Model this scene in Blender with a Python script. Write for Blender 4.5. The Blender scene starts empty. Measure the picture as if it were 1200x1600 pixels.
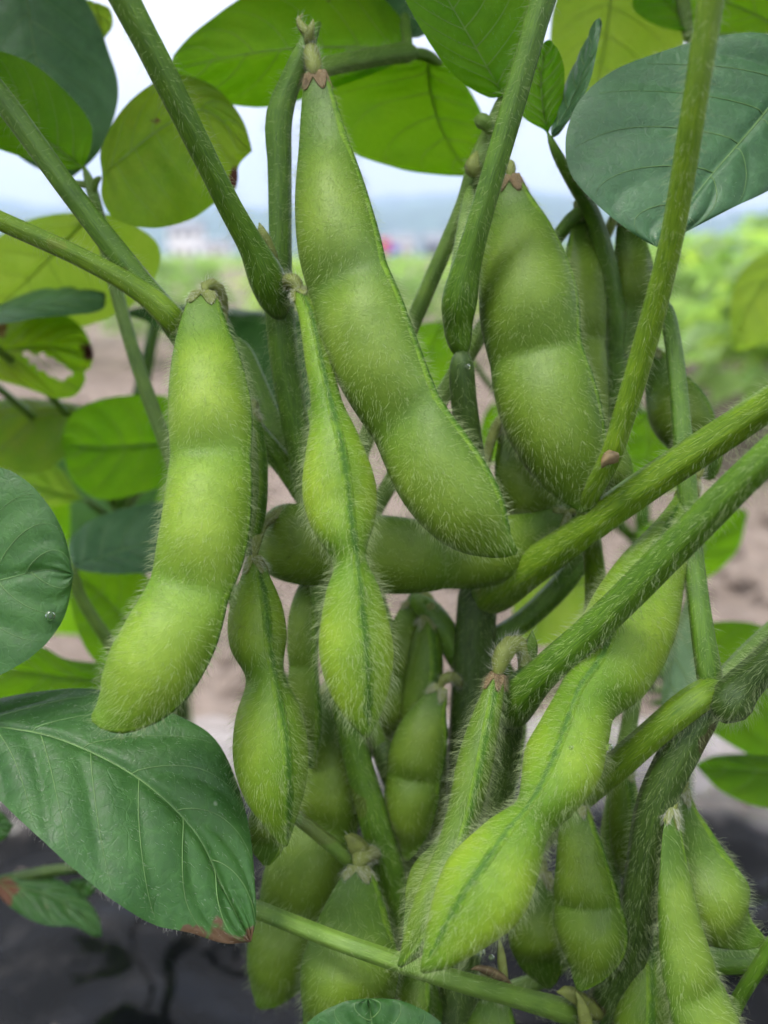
import bpy, math, random
import numpy as np
from mathutils import noise as mnoise, Vector

# ------------------------------------------------------------------ camera, sky, sun, exposure
scene = bpy.context.scene
R = math.radians
PITCH = R(16.0)
CAM_H = 0.25
FPX = 1386.0                       # focal length in photo pixels (photo 1200 x 1600)
FOCUS = 0.118

cam_data = bpy.data.cameras.new("camera")
cam = bpy.data.objects.new("camera", cam_data)
scene.collection.objects.link(cam)
scene.camera = cam
cam.location = (0, 0, CAM_H)
cam.rotation_euler = (math.pi / 2 - PITCH, 0, 0)
cam_data.sensor_fit = 'VERTICAL'
cam_data.sensor_height = 36.0
cam_data.lens = 36.0 * FPX / 1600.0
cam_data.clip_start = 0.004
cam_data.clip_end = 9000
cam_data.dof.use_dof = True
cam_data.dof.focus_distance = FOCUS
cam_data.dof.aperture_fstop = 15.0

SUN_EL, SUN_AZ = R(66), R(-125)    # azimuth of the sun measured from +Y towards +X
world = bpy.data.worlds.new("World")
scene.world = world
world.use_nodes = True
wn, wl = world.node_tree.nodes, world.node_tree.links
wn.clear()
w_out = wn.new('ShaderNodeOutputWorld')
w_bg = wn.new('ShaderNodeBackground')
w_bg.inputs['Strength'].default_value = 0.11
w_sky = wn.new('ShaderNodeTexSky')
w_sky.sky_type = 'NISHITA'
w_sky.sun_disc = False
w_sky.sun_elevation = SUN_EL
w_sky.sun_rotation = SUN_AZ
w_sky.dust_density = 3.0
w_co = wn.new('ShaderNodeTexCoord')
w_no = wn.new('ShaderNodeTexNoise')
w_no.inputs['Scale'].default_value = 2.2
w_no.inputs['Detail'].default_value = 6
w_ramp = wn.new('ShaderNodeValToRGB')
w_ramp.color_ramp.elements[0].position = 0.3
w_ramp.color_ramp.elements[0].color = (6.6, 6.8, 7.9, 1)
w_ramp.color_ramp.elements[1].position = 0.7
w_ramp.color_ramp.elements[1].color = (9.4, 9.4, 9.8, 1)
w_mix = wn.new('ShaderNodeMixRGB')
w_mix.inputs['Fac'].default_value = 0.88
w_sep = wn.new('ShaderNodeSeparateXYZ')
w_el = wn.new('ShaderNodeMapRange')       # an overcast sky is brighter overhead than at the horizon
w_el.inputs['From Min'].default_value = -0.05
w_el.inputs['From Max'].default_value = 1.0
w_el.inputs['To Min'].default_value = 0.31
w_el.inputs['To Max'].default_value = 1.7
w_mul = wn.new('ShaderNodeMixRGB')
w_mul.blend_type = 'MULTIPLY'
w_mul.inputs['Fac'].default_value = 1.0
wl.new(w_co.outputs['Generated'], w_sep.inputs[0])
wl.new(w_sep.outputs['Z'], w_el.inputs['Value'])
wl.new(w_co.outputs['Generated'], w_no.inputs['Vector'])
wl.new(w_no.outputs['Fac'], w_ramp.inputs['Fac'])
wl.new(w_sky.outputs['Color'], w_mix.inputs['Color1'])
wl.new(w_ramp.outputs['Color'], w_mix.inputs['Color2'])
wl.new(w_mix.outputs['Color'], w_mul.inputs['Color1'])
wl.new(w_el.outputs['Result'], w_mul.inputs['Color2'])
wl.new(w_mul.outputs['Color'], w_bg.inputs['Color'])
wl.new(w_bg.outputs['Background'], w_out.inputs['Surface'])

sun_data = bpy.data.lights.new("sun", 'SUN')
sun_data.energy = 1.5
sun_data.angle = R(18)
sun_data.color = (1.0, 0.97, 0.9)
sun = bpy.data.objects.new("sun", sun_data)
scene.collection.objects.link(sun)
sd = Vector((math.sin(SUN_AZ) * math.cos(SUN_EL), math.cos(SUN_AZ) * math.cos(SUN_EL), math.sin(SUN_EL)))
sun.rotation_euler = sd.to_track_quat('Z', 'Y').to_euler()
sun.location = sd * 3

scene.view_settings.view_transform = 'Standard'
scene.view_settings.look = 'None'
scene.view_settings.exposure = 1.22
scene.view_settings.gamma = 1.0
scene.view_settings.use_curve_mapping = False
scene.render.engine = 'CYCLES'
scene.cycles.use_denoising = True
scene.cycles.use_adaptive_sampling = True
scene.cycles.adaptive_threshold = 0.025
scene.cycles.adaptive_min_samples = 20
scene.cycles.max_bounces = 7
scene.cycles.diffuse_bounces = 3
scene.cycles.glossy_bounces = 3
scene.cycles.transmission_bounces = 6
scene.cycles.volume_bounces = 1
scene.cycles.caustics_reflective = False
scene.cycles.caustics_refractive = False

rng = np.random.default_rng(7)
random.seed(7)

# ------------------------------------------------------------------ small vector helpers
CP, SP = math.cos(PITCH), math.sin(PITCH)
RIGHT = np.array((1.0, 0, 0))
UP = np.array((0, SP, CP))
FWD = np.array((0, CP, -SP))
EYE = np.array((0, 0, CAM_H))


def P(px, py, cm):
    """the point in the place that the photo shows at (px, py), cm centimetres from the lens"""
    d = cm * 0.01
    return EYE + RIGHT * ((px - 600) / FPX * d) + UP * ((800 - py) / FPX * d) + FWD * d


def px2m(px, cm):
    return px / FPX * cm * 0.01


def nrm(v):
    return v / np.maximum(np.linalg.norm(v, axis=-1, keepdims=True), 1e-12)


def spline(vals, n):
    """chord-length Catmull-Rom through rows of vals (first 3 columns are positions), n samples"""
    v = np.asarray(vals, float)
    seg = np.linalg.norm(np.diff(v[:, :3], axis=0), axis=1)
    t = np.concatenate([[0], np.cumsum(np.maximum(seg, 1e-6))])
    m = np.zeros_like(v)
    for i in range(len(v)):
        a, b = max(i - 1, 0), min(i + 1, len(v) - 1)
        m[i] = (v[b] - v[a]) / (t[b] - t[a])
    ts = np.linspace(0, t[-1], n)
    k = np.clip(np.searchsorted(t, ts, side='right') - 1, 0, len(v) - 2)
    h = (t[k + 1] - t[k])
    u = (ts - t[k]) / h
    u, h = u[:, None], h[:, None]
    return ((2 * u**3 - 3 * u**2 + 1) * v[k] + (u**3 - 2 * u**2 + u) * h * m[k]
            + (-2 * u**3 + 3 * u**2) * v[k + 1] + (u**3 - u**2) * h * m[k + 1]), t[-1]


def frames(c):
    """tangents and a twist-free side vector along a polyline"""
    t = nrm(np.gradient(c, axis=0))
    s = np.zeros_like(c)
    ref = np.cross(t[0], FWD)
    if np.linalg.norm(ref) < 1e-3:
        ref = np.cross(t[0], UP)
    s[0] = ref / np.linalg.norm(ref)
    for i in range(1, len(c)):
        a = s[i - 1] - t[i] * np.dot(s[i - 1], t[i])
        s[i] = a / max(np.linalg.norm(a), 1e-9)
    return t, s, np.cross(t, s)


# ------------------------------------------------------------------ objects
def link(o, parent=None):
    scene.collection.objects.link(o)
    if parent is not None:
        o.parent = parent
    return o


def origin(parent):
    p = np.zeros(3)
    while parent is not None:
        p = p + np.array(parent.location)
        parent = parent.parent
    return p


def mesh_obj(name, verts, faces, mat, parent=None, smooth=True, uv=None, label=None, kind=None):
    me = bpy.data.meshes.new(name)
    v = np.asarray(verts, float) - origin(parent)
    me.from_pydata(v.tolist(), [], faces if isinstance(faces, list) else faces.tolist())
    if uv is not None:
        lay = me.uv_layers.new(name='UVMap')
        idx = np.empty(len(me.loops), np.int32)
        me.loops.foreach_get('vertex_index', idx)
        lay.data.foreach_set('uv', np.asarray(uv, np.float32)[idx].ravel())
    if smooth:
        me.polygons.foreach_set('use_smooth', np.ones(len(me.polygons), bool))
    if mat is not None:
        me.materials.append(mat)
    me.update()
    o = bpy.data.objects.new(name, me)
    link(o, parent)
    if label:
        o['label'] = label
    if kind:
        o['kind'] = kind
    return o


def empty(name, loc, label, cat, group=None):
    o = bpy.data.objects.new(name, None)
    o.empty_display_size = 0.02
    o.location = loc
    link(o)
    o['label'] = label
    o['category'] = cat
    if group:
        o['group'] = group
    return o


def tag(o, label, cat, group=None):
    o['label'] = label
    o['category'] = cat
    if group:
        o['group'] = group
    return o


def grid_faces(nu, nv, wrap=False, keep=None):
    i, j = np.meshgrid(np.arange(nu - 1), np.arange(nv if wrap else nv - 1), indexing='ij')
    j2 = (j + 1) % nv
    f = np.stack([i * nv + j, i * nv + j2, (i + 1) * nv + j2, (i + 1) * nv + j], -1).reshape(-1, 4)
    if keep is not None:
        f = f[keep.reshape(-1)]
    return f


# ------------------------------------------------------------------ materials
def new_mat(name):
    m = bpy.data.materials.new(name)
    m.use_nodes = True
    m.node_tree.nodes.clear()
    return m, m.node_tree.nodes, m.node_tree.links


def ramp(nodes, stops):
    r = nodes.new('ShaderNodeValToRGB')
    e = r.color_ramp.elements
    e[0].position, e[0].color = stops[0][0], (*stops[0][1], 1)
    e[1].position, e[1].color = stops[-1][0], (*stops[-1][1], 1)
    for pos, col in stops[1:-1]:
        n = e.new(pos)
        n.color = (*col, 1)
    return r


def noise_node(nodes, links, vec, scale, detail=4, rough=0.55, dist=0.0):
    n = nodes.new('ShaderNodeTexNoise')
    n.inputs['Scale'].default_value = scale
    n.inputs['Detail'].default_value = detail
    n.inputs['Roughness'].default_value = rough
    n.inputs['Distortion'].default_value = dist
    links.new(vec, n.inputs['Vector'])
    return n


def mix_rgb(nodes, links, fac, a, b, mode='MIX'):
    m = nodes.new('ShaderNodeMixRGB')
    m.blend_type = mode
    for sock, val in (('Fac', fac), ('Color1', a), ('Color2', b)):
        if isinstance(val, (int, float)):
            m.inputs[sock].default_value = val
        elif isinstance(val, tuple):
            m.inputs[sock].default_value = (*val, 1)
        else:
            links.new(val, m.inputs[sock])
    return m.outputs['Color']


def math_node(nodes, links, op, a, b=None, c=None, clamp=False):
    m = nodes.new('ShaderNodeMath')
    m.operation = op
    m.use_clamp = clamp
    for k, val in enumerate((a, b, c)):
        if val is None:
            continue
        if isinstance(val, (int, float)):
            m.inputs[k].default_value = val
        else:
            links.new(val, m.inputs[k])
    return m.outputs[0]


def pod_material(name, c_lo, c_mid, c_hi, sss=0.22, trans=0.10):
    m, n, l = new_mat(name)
    out = n.new('ShaderNodeOutputMaterial')
    co = n.new('ShaderNodeTexCoord')
    v = co.outputs['Object']
    n1 = noise_node(n, l, v, 130, 4)
    n2 = noise_node(n, l, v, 900, 3)
    n3 = noise_node(n, l, v, 2600, 2)
    r = ramp(n, [(0.3, c_lo), (0.52, c_mid), (0.74, c_hi)])
    l.new(n1.outputs['Fac'], r.inputs['Fac'])
    r2 = ramp(n, [(0.35, (0.90, 0.92, 0.88)), (0.7, (1.06, 1.05, 1.04))])
    l.new(n2.outputs['Fac'], r2.inputs['Fac'])
    col = mix_rgb(n, l, 1.0, r.outputs['Color'], r2.outputs['Color'], 'MULTIPLY')
    # the skin is stretched paler over the seeds
    at = n.new('ShaderNodeAttribute')
    at.attribute_name = 'seed'
    rs_ = ramp(n, [(0.0, (0.62, 0.74, 0.62)), (1.0, (1.22, 1.12, 1.05))])
    l.new(math_node(n, l, 'ADD', at.outputs['Fac'], math_node(n, l, 'MULTIPLY', math_node(n, l, 'SUBTRACT', n1.outputs['Fac'], 0.5), 0.25)), rs_.inputs['Fac'])
    col = mix_rgb(n, l, 1.0, col, rs_.outputs['Color'], 'MULTIPLY')
    # a few tiny brown specks
    vo = n.new('ShaderNodeTexVoronoi')
    vo.inputs['Scale'].default_value = 140
    vo.inputs['Randomness'].default_value = 1
    l.new(v, vo.inputs['Vector'])
    sp = math_node(n, l, 'LESS_THAN', vo.outputs['Distance'], 0.035)
    rnd = n.new('ShaderNodeSeparateColor')
    l.new(vo.outputs['Color'], rnd.inputs[0])
    sp = math_node(n, l, 'MULTIPLY', sp, math_node(n, l, 'LESS_THAN', rnd.outputs[0], 0.10))
    col = mix_rgb(n, l, sp, col, (0.05, 0.035, 0.015))
    b = n.new('ShaderNodeBsdfPrincipled')
    l.new(col, b.inputs['Base Color'])
    b.inputs['Roughness'].default_value = 0.5
    b.inputs['Specular IOR Level'].default_value = 0.28
    b.inputs['Subsurface Weight'].default_value = sss
    b.inputs['Subsurface Radius'].default_value = (0.6, 1.0, 0.15)
    b.inputs['Subsurface Scale'].default_value = 0.0022
    b.inputs['Sheen Weight'].default_value = 0.0
    b.inputs['Sheen Roughness'].default_value = 0.5
    b.inputs['Sheen Tint'].default_value = (0.85, 1.0, 0.7, 1)
    bump = n.new('ShaderNodeBump')
    bump.inputs['Strength'].default_value = 0.7
    bump.inputs['Distance'].default_value = 0.00010
    hsum = math_node(n, l, 'ADD', math_node(n, l, 'MULTIPLY', n2.outputs['Fac'], 0.6), n3.outputs['Fac'])
    l.new(hsum, bump.inputs['Height'])
    l.new(bump.outputs['Normal'], b.inputs['Normal'])
    l.new(b.outputs[0], out.inputs['Surface'])
    return m


def stem_material(name, c_lo, c_hi, streak=(0.1, 0.05, 0.02), streak_amt=0.25):
    m, n, l = new_mat(name)
    out = n.new('ShaderNodeOutputMaterial')
    co = n.new('ShaderNodeTexCoord')
    uvm = n.new('ShaderNodeMapping')
    uvm.inputs['Scale'].default_value = (1.2, 16.0, 1)
    l.new(co.outputs['UV'], uvm.inputs['Vector'])
    n1 = noise_node(n, l, uvm.outputs[0], 3.0, 5)
    n2 = noise_node(n, l, co.outputs['Object'], 260, 4)
    n3 = noise_node(n, l, co.outputs['Object'], 70, 3)
    r = ramp(n, [(0.32, c_lo), (0.68, c_hi)])
    l.new(n1.outputs['Fac'], r.inputs['Fac'])
    r2 = ramp(n, [(0.3, (0.75, 0.8, 0.75)), (0.7, (1.15, 1.12, 1.0))])
    l.new(n2.outputs['Fac'], r2.inputs['Fac'])
    col = mix_rgb(n, l, 1.0, r.outputs['Color'], r2.outputs['Color'], 'MULTIPLY')
    f = math_node(n, l, 'MULTIPLY', math_node(n, l, 'GREATER_THAN', n3.outputs['Fac'], 0.66), streak_amt)
    col = mix_rgb(n, l, f, col, streak)
    b = n.new('ShaderNodeBsdfPrincipled')
    l.new(col, b.inputs['Base Color'])
    b.inputs['Roughness'].default_value = 0.40
    b.inputs['Specular IOR Level'].default_value = 0.35
    bump = n.new('ShaderNodeBump')
    bump.inputs['Strength'].default_value = 0.6
    bump.inputs['Distance'].default_value = 0.00018
    l.new(n1.outputs['Fac'], bump.inputs['Height'])
    l.new(bump.outputs['Normal'], b.inputs['Normal'])
    l.new(b.outputs[0], out.inputs['Surface'])
    return m


def simple_material(name, col, rough=0.6, trans=0.0, tcol=None, var=0.25, scale=400, spec=0.4):
    m, n, l = new_mat(name)
    out = n.new('ShaderNodeOutputMaterial')
    co = n.new('ShaderNodeTexCoord')
    n1 = noise_node(n, l, co.outputs['Object'], scale, 4)
    r = ramp(n, [(0.3, tuple(c * (1 - var) for c in col)), (0.7, tuple(min(1, c * (1 + var)) for c in col))])
    l.new(n1.outputs['Fac'], r.inputs['Fac'])
    b = n.new('ShaderNodeBsdfPrincipled')
    l.new(r.outputs['Color'], b.inputs['Base Color'])
    b.inputs['Roughness'].default_value = rough
    b.inputs['Specular IOR Level'].default_value = spec
    sh = b.outputs[0]
    if trans > 0:
        t = n.new('ShaderNodeBsdfTranslucent')
        t.inputs['Color'].default_value = (*(tcol or col), 1)
        mx = n.new('ShaderNodeMixShader')
        mx.inputs[0].default_value = trans
        l.new(sh, mx.inputs[1])
        l.new(t.outputs[0], mx.inputs[2])
        sh = mx.outputs[0]
    l.new(sh, out.inputs['Surface'])
    return m


def leaf_material(name, c_lo, c_hi, t_lo, t_hi, trans=0.45, rough=0.42, spec=0.5, spots=(), yellow=0.0, net=0.5, coat=0.0):
    """blade: reflected colour c, light let through t; spots = (local point, radius, colour)"""
    m, n, l = new_mat(name)
    out = n.new('ShaderNodeOutputMaterial')
    co = n.new('ShaderNodeTexCoord')
    v = co.outputs['Object']
    n1 = noise_node(n, l, v, 90, 5)
    n2 = noise_node(n, l, v, 700, 4)
    vo = n.new('ShaderNodeTexVoronoi')
    vo.feature = 'DISTANCE_TO_EDGE'
    vo.inputs['Scale'].default_value = 520
    dn = noise_node(n, l, v, 400, 2)
    dv = mix_rgb(n, l, 0.004, v, dn.outputs['Color'], 'ADD')
    l.new(dv, vo.inputs['Vector'])
    vo2 = n.new('ShaderNodeTexVoronoi')
    vo2.feature = 'DISTANCE_TO_EDGE'
    vo2.inputs['Scale'].default_value = 170
    l.new(dv, vo2.inputs['Vector'])
    e1 = ramp(n, [(0.0, (1, 1, 1)), (0.09, (0, 0, 0))])
    l.new(vo.outputs['Distance'], e1.inputs['Fac'])
    e2 = ramp(n, [(0.0, (1, 1, 1)), (0.05, (0, 0, 0))])
    l.new(vo2.outputs['Distance'], e2.inputs['Fac'])
    edge = math_node(n, l, 'MAXIMUM', math_node(n, l, 'MULTIPLY', e1.outputs['Color'], 0.6), e2.outputs['Color'])
    r = ramp(n, [(0.3, c_lo), (0.7, c_hi)])
    l.new(n1.outputs['Fac'], r.inputs['Fac'])
    rt = ramp(n, [(0.3, t_lo), (0.7, t_hi)])
    l.new(n1.outputs['Fac'], rt.inputs['Fac'])
    lighter = tuple(min(1, c * 1.5 + 0.015) for c in c_hi)
    col = mix_rgb(n, l, math_node(n, l, 'MULTIPLY', edge, 0.35 * net), r.outputs['Color'], lighter)
    g2 = ramp(n, [(0.3, (0.8, 0.82, 0.8)), (0.7, (1.15, 1.12, 1.1))])
    l.new(n2.outputs['Fac'], g2.inputs['Fac'])
    col = mix_rgb(n, l, 1.0, col, g2.outputs['Color'], 'MULTIPLY')
    tcol = mix_rgb(n, l, math_node(n, l, 'MULTIPLY', edge, 0.30 * net), rt.outputs['Color'], tuple(min(1, c * 1.35 + 0.03) for c in t_hi))
    tfac = trans
    if yellow > 0:
        n4 = noise_node(n, l, v, 55, 4)
        ry = ramp(n, [(0.52, (0, 0, 0)), (0.72, (1, 1, 1))])
        l.new(n4.outputs['Fac'], ry.inputs['Fac'])
        fy = math_node(n, l, 'MULTIPLY', ry.outputs['Color'], yellow)
        col = mix_rgb(n, l, fy, col, (0.22, 0.2, 0.03))
        tcol = mix_rgb(n, l, fy, tcol, (0.6, 0.5, 0.04))
    # scattered small brown specks of leaf spot
    vs = n.new('ShaderNodeTexVoronoi')
    vs.inputs['Scale'].default_value = 95
    l.new(dv, vs.inputs['Vector'])
    sc_ = n.new('ShaderNodeSeparateColor')
    l.new(vs.outputs['Color'], sc_.inputs[0])
    fs = math_node(n, l, 'MULTIPLY', math_node(n, l, 'LESS_THAN', vs.outputs['Distance'], math_node(n, l, 'MULTIPLY', sc_.outputs[1], 0.06)), math_node(n, l, 'LESS_THAN', sc_.outputs[0], 0.22))
    col = mix_rgb(n, l, math_node(n, l, 'MULTIPLY', fs, 0.8), col, (0.10, 0.07, 0.035))
    tcol = mix_rgb(n, l, math_node(n, l, 'MULTIPLY', fs, 0.8), tcol, (0.08, 0.05, 0.02))
    for (p, rad, c) in spots:
        vm = n.new('ShaderNodeVectorMath')
        vm.operation = 'DISTANCE'
        l.new(v, vm.inputs[0])
        vm.inputs[1].default_value = tuple(p)
        d = math_node(n, l, 'ADD', vm.outputs['Value'], math_node(n, l, 'MULTIPLY', math_node(n, l, 'SUBTRACT', dn.outputs['Fac'], 0.5), rad * 2.4))
        f = math_node(n, l, 'DIVIDE', math_node(n, l, 'SUBTRACT', rad, d), rad * 0.25, clamp=True)
        col = mix_rgb(n, l, f, col, c)
        tcol = mix_rgb(n, l, f, tcol, tuple(x * 0.4 for x in c))
    b = n.new('ShaderNodeBsdfPrincipled')
    l.new(col, b.inputs['Base Color'])
    rr = ramp(n, [(0.3, (rough * 0.8,) * 3), (0.7, (min(1, rough * 1.25),) * 3)])
    l.new(n2.outputs['Fac'], rr.inputs['Fac'])
    l.new(rr.outputs['Color'], b.inputs['Roughness'])
    b.inputs['Specular IOR Level'].default_value = spec
    bump = n.new('ShaderNodeBump')
    bump.inputs['Strength'].default_value = 0.85
    bump.inputs['Distance'].default_value = 0.00022
    hh = math_node(n, l, 'SUBTRACT', math_node(n, l, 'MULTIPLY', n2.outputs['Fac'], 0.7), math_node(n, l, 'MULTIPLY', edge, 0.16))
    l.new(hh, bump.inputs['Height'])
    l.new(bump.outputs['Normal'], b.inputs['Normal'])
    t = n.new('ShaderNodeBsdfTranslucent')
    l.new(tcol, t.inputs['Color'])
    l.new(bump.outputs['Normal'], t.inputs['Normal'])
    mx = n.new('ShaderNodeMixShader')
    mx.inputs[0].default_value = tfac
    l.new(b.outputs[0], mx.inputs[1])
    l.new(t.outputs[0], mx.inputs[2])
    l.new(mx.outputs[0], out.inputs['Surface'])
    return m


def hair_material(name, col, trans=0.45):
    m, n, l = new_mat(name)
    out = n.new('ShaderNodeOutputMaterial')
    b = n.new('ShaderNodeBsdfPrincipled')
    b.inputs['Base Color'].default_value = (*col, 1)
    b.inputs['Roughness'].default_value = 0.35
    b.inputs['Specular IOR Level'].default_value = 0.6
    t = n.new('ShaderNodeBsdfTranslucent')
    t.inputs['Color'].default_value = (*col, 1)
    mx = n.new('ShaderNodeMixShader')
    mx.inputs[0].default_value = trans
    l.new(b.outputs[0], mx.inputs[1])
    l.new(t.outputs[0], mx.inputs[2])
    l.new(mx.outputs[0], out.inputs['Surface'])
    return m


M = {}
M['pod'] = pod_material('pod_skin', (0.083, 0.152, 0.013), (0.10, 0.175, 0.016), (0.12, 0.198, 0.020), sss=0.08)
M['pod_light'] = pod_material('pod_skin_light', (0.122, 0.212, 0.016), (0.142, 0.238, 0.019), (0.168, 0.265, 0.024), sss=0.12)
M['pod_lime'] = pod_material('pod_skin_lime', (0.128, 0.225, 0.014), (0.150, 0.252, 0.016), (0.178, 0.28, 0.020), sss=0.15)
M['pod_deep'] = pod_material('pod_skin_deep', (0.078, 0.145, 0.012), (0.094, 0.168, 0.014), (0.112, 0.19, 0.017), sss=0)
def suture_material():
    m, n, l = new_mat('pod_suture')
    out = n.new('ShaderNodeOutputMaterial')
    co = n.new('ShaderNodeTexCoord')
    sx = n.new('ShaderNodeSeparateXYZ')
    l.new(co.outputs['UV'], sx.inputs[0])
    n1 = noise_node(n, l, co.outputs['Object'], 900, 4, 0.65)
    n2 = noise_node(n, l, co.outputs['Object'], 220, 3)
    d = math_node(n, l, 'ABSOLUTE', math_node(n, l, 'SUBTRACT', sx.outputs[1], 0.5))
    d = math_node(n, l, 'ADD', d, math_node(n, l, 'MULTIPLY', math_node(n, l, 'SUBTRACT', n1.outputs['Fac'], 0.5), 0.75))
    d = math_node(n, l, 'ADD', d, math_node(n, l, 'MULTIPLY', math_node(n, l, 'SUBTRACT', n2.outputs['Fac'], 0.5), 0.5))
    r = ramp(n, [(0.0, (0.038, 0.098, 0.009)), (0.14, (0.055, 0.125, 0.011)), (0.44, (0.120, 0.215, 0.015))])
    l.new(d, r.inputs['Fac'])
    b = n.new('ShaderNodeBsdfPrincipled')
    l.new(r.outputs['Color'], b.inputs['Base Color'])
    b.inputs['Roughness'].default_value = 0.6
    b.inputs['Specular IOR Level'].default_value = 0.15
    bump = n.new('ShaderNodeBump')
    bump.inputs['Distance'].default_value = 0.0002
    l.new(n1.outputs['Fac'], bump.inputs['Height'])
    l.new(bump.outputs['Normal'], b.inputs['Normal'])
    l.new(b.outputs[0], out.inputs['Surface'])
    return m


M['suture'] = suture_material()
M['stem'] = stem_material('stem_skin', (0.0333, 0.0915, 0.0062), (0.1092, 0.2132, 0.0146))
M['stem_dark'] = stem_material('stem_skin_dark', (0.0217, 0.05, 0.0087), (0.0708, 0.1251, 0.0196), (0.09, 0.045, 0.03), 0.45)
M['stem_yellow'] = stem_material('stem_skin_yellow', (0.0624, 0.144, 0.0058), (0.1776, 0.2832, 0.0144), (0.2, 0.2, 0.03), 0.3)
M['stem_pale'] = stem_material('stem_skin_pale', (0.0825, 0.1613, 0.021), (0.1462, 0.24, 0.0413))
M['calyx'] = simple_material('calyx_skin', (0.20, 0.24, 0.055), 0.6, 0.25, (0.4, 0.4, 0.15), 0.35, 500)
M['calyx_brown'] = simple_material('calyx_brown', (0.18, 0.13, 0.06), 0.7, 0.1, None, 0.5, 700)
M['hair'] = hair_material('hair_pale', (0.55, 0.64, 0.34))
M['hair_white'] = hair_material('hair_white', (0.82, 0.82, 0.70))
M['hair_brown'] = hair_material('hair_brown', (0.50, 0.38, 0.26))
M['vein_top'] = simple_material('vein_top', (0.11, 0.21, 0.06), 0.5, 0.15, None, 0.2, 300)
M['vein_under'] = simple_material('vein_under', (0.22, 0.36, 0.07), 0.5, 0.4, (0.4, 0.6, 0.1), 0.2, 300)

LEAF = {
    'top': dict(c_lo=(0.024, 0.082, 0.018), c_hi=(0.042, 0.118, 0.026), t_lo=(0.08, 0.24, 0.01), t_hi=(0.12, 0.30, 0.015), trans=0.22, rough=0.46, spec=0.30),
    'blue': dict(c_lo=(0.036, 0.100, 0.042), c_hi=(0.060, 0.138, 0.060), t_lo=(0.07, 0.22, 0.02), t_hi=(0.10, 0.27, 0.025), trans=0.18, rough=0.48, spec=0.36),
    'under': dict(c_lo=(0.03, 0.095, 0.006), c_hi=(0.06, 0.14, 0.010), t_lo=(0.25, 0.62, 0.004), t_hi=(0.36, 0.74, 0.008), trans=0.6, rough=0.6, spec=0.22),
    'olive': dict(c_lo=(0.05, 0.10, 0.008), c_hi=(0.09, 0.14, 0.012), t_lo=(0.27, 0.56, 0.004), t_hi=(0.42, 0.68, 0.008), trans=0.58, rough=0.55, spec=0.35, yellow=0.45),
    'mint': dict(c_lo=(0.16, 0.28, 0.15), c_hi=(0.22, 0.34, 0.19), t_lo=(0.3, 0.5, 0.2), t_hi=(0.4, 0.6, 0.25), trans=0.4, rough=0.6, spec=0.3),
    'lime': dict(c_lo=(0.12, 0.24, 0.03), c_hi=(0.18, 0.30, 0.05), t_lo=(0.45, 0.75, 0.03), t_hi=(0.6, 0.85, 0.06), trans=0.55, rough=0.5, spec=0.35),
}
_leaf_cache = {}


def get_leaf_mat(kind, spots):
    if spots:
        return leaf_material('leaf_' + kind + '_spotted', spots=spots, **LEAF[kind])
    if kind not in _leaf_cache:
        _leaf_cache[kind] = leaf_material('leaf_' + kind, **LEAF[kind])
    return _leaf_cache[kind]


# ------------------------------------------------------------------ hairs
def hairs(name, root, d0, d1, length, rad, mat, parent):
    """every hair a bent tapering bristle: ring, ring, tip; all the down of one part in one mesh"""
    n = len(root)
    if n == 0:
        return None
    d0, d1 = nrm(d0), nrm(d1)
    a = nrm(np.cross(d0, rng.normal(size=(n, 3))))
    b = np.cross(d0, a)
    L = np.asarray(length)[:, None]
    r = np.asarray(rad)[:, None] if np.ndim(rad) else np.full((n, 1), rad)
    mid = root + d0 * L * 0.5
    tip = mid + d1 * L * 0.5
    vs = []
    for k in range(3):
        an = k * 2 * math.pi / 3
        off = a * math.cos(an) + b * math.sin(an)
        vs.append(root - d0 * r + off * r)
    for k in range(3):
        an = k * 2 * math.pi / 3
        off = a * math.cos(an) + b * math.sin(an)
        vs.append(mid + off * r * 0.75)
    vs.append(tip)
    V = np.stack(vs, 1).reshape(-1, 3)
    base = (np.arange(n) * 7)[:, None]
    q = np.concatenate([base + np.array([[k, (k + 1) % 3, 3 + (k + 1) % 3, 3 + k]]) for k in range(3)], 0)
    t = np.concatenate([base + np.array([[3 + k, 3 + (k + 1) % 3, 6]]) for k in range(3)], 0)
    me = bpy.data.meshes.new(name)
    nv, nq, nt = len(V), len(q), len(t)
    me.vertices.add(nv)
    me.vertices.foreach_set('co', (V - origin(parent)).astype(np.float32).ravel())
    me.loops.add(nq * 4 + nt * 3)
    me.loops.foreach_set('vertex_index', np.concatenate([q.ravel(), t.ravel()]).astype(np.int32))
    me.polygons.add(nq + nt)
    me.polygons.foreach_set('loop_start', np.concatenate([np.arange(nq) * 4, nq * 4 + np.arange(nt) * 3]).astype(np.int32))
    me.polygons.foreach_set('use_smooth', np.ones(nq + nt, bool))
    me.update(calc_edges=True)
    me.materials.append(mat)
    o = bpy.data.objects.new(name, me)
    link(o, parent)
    o['kind'] = 'stuff'
    return o


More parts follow.
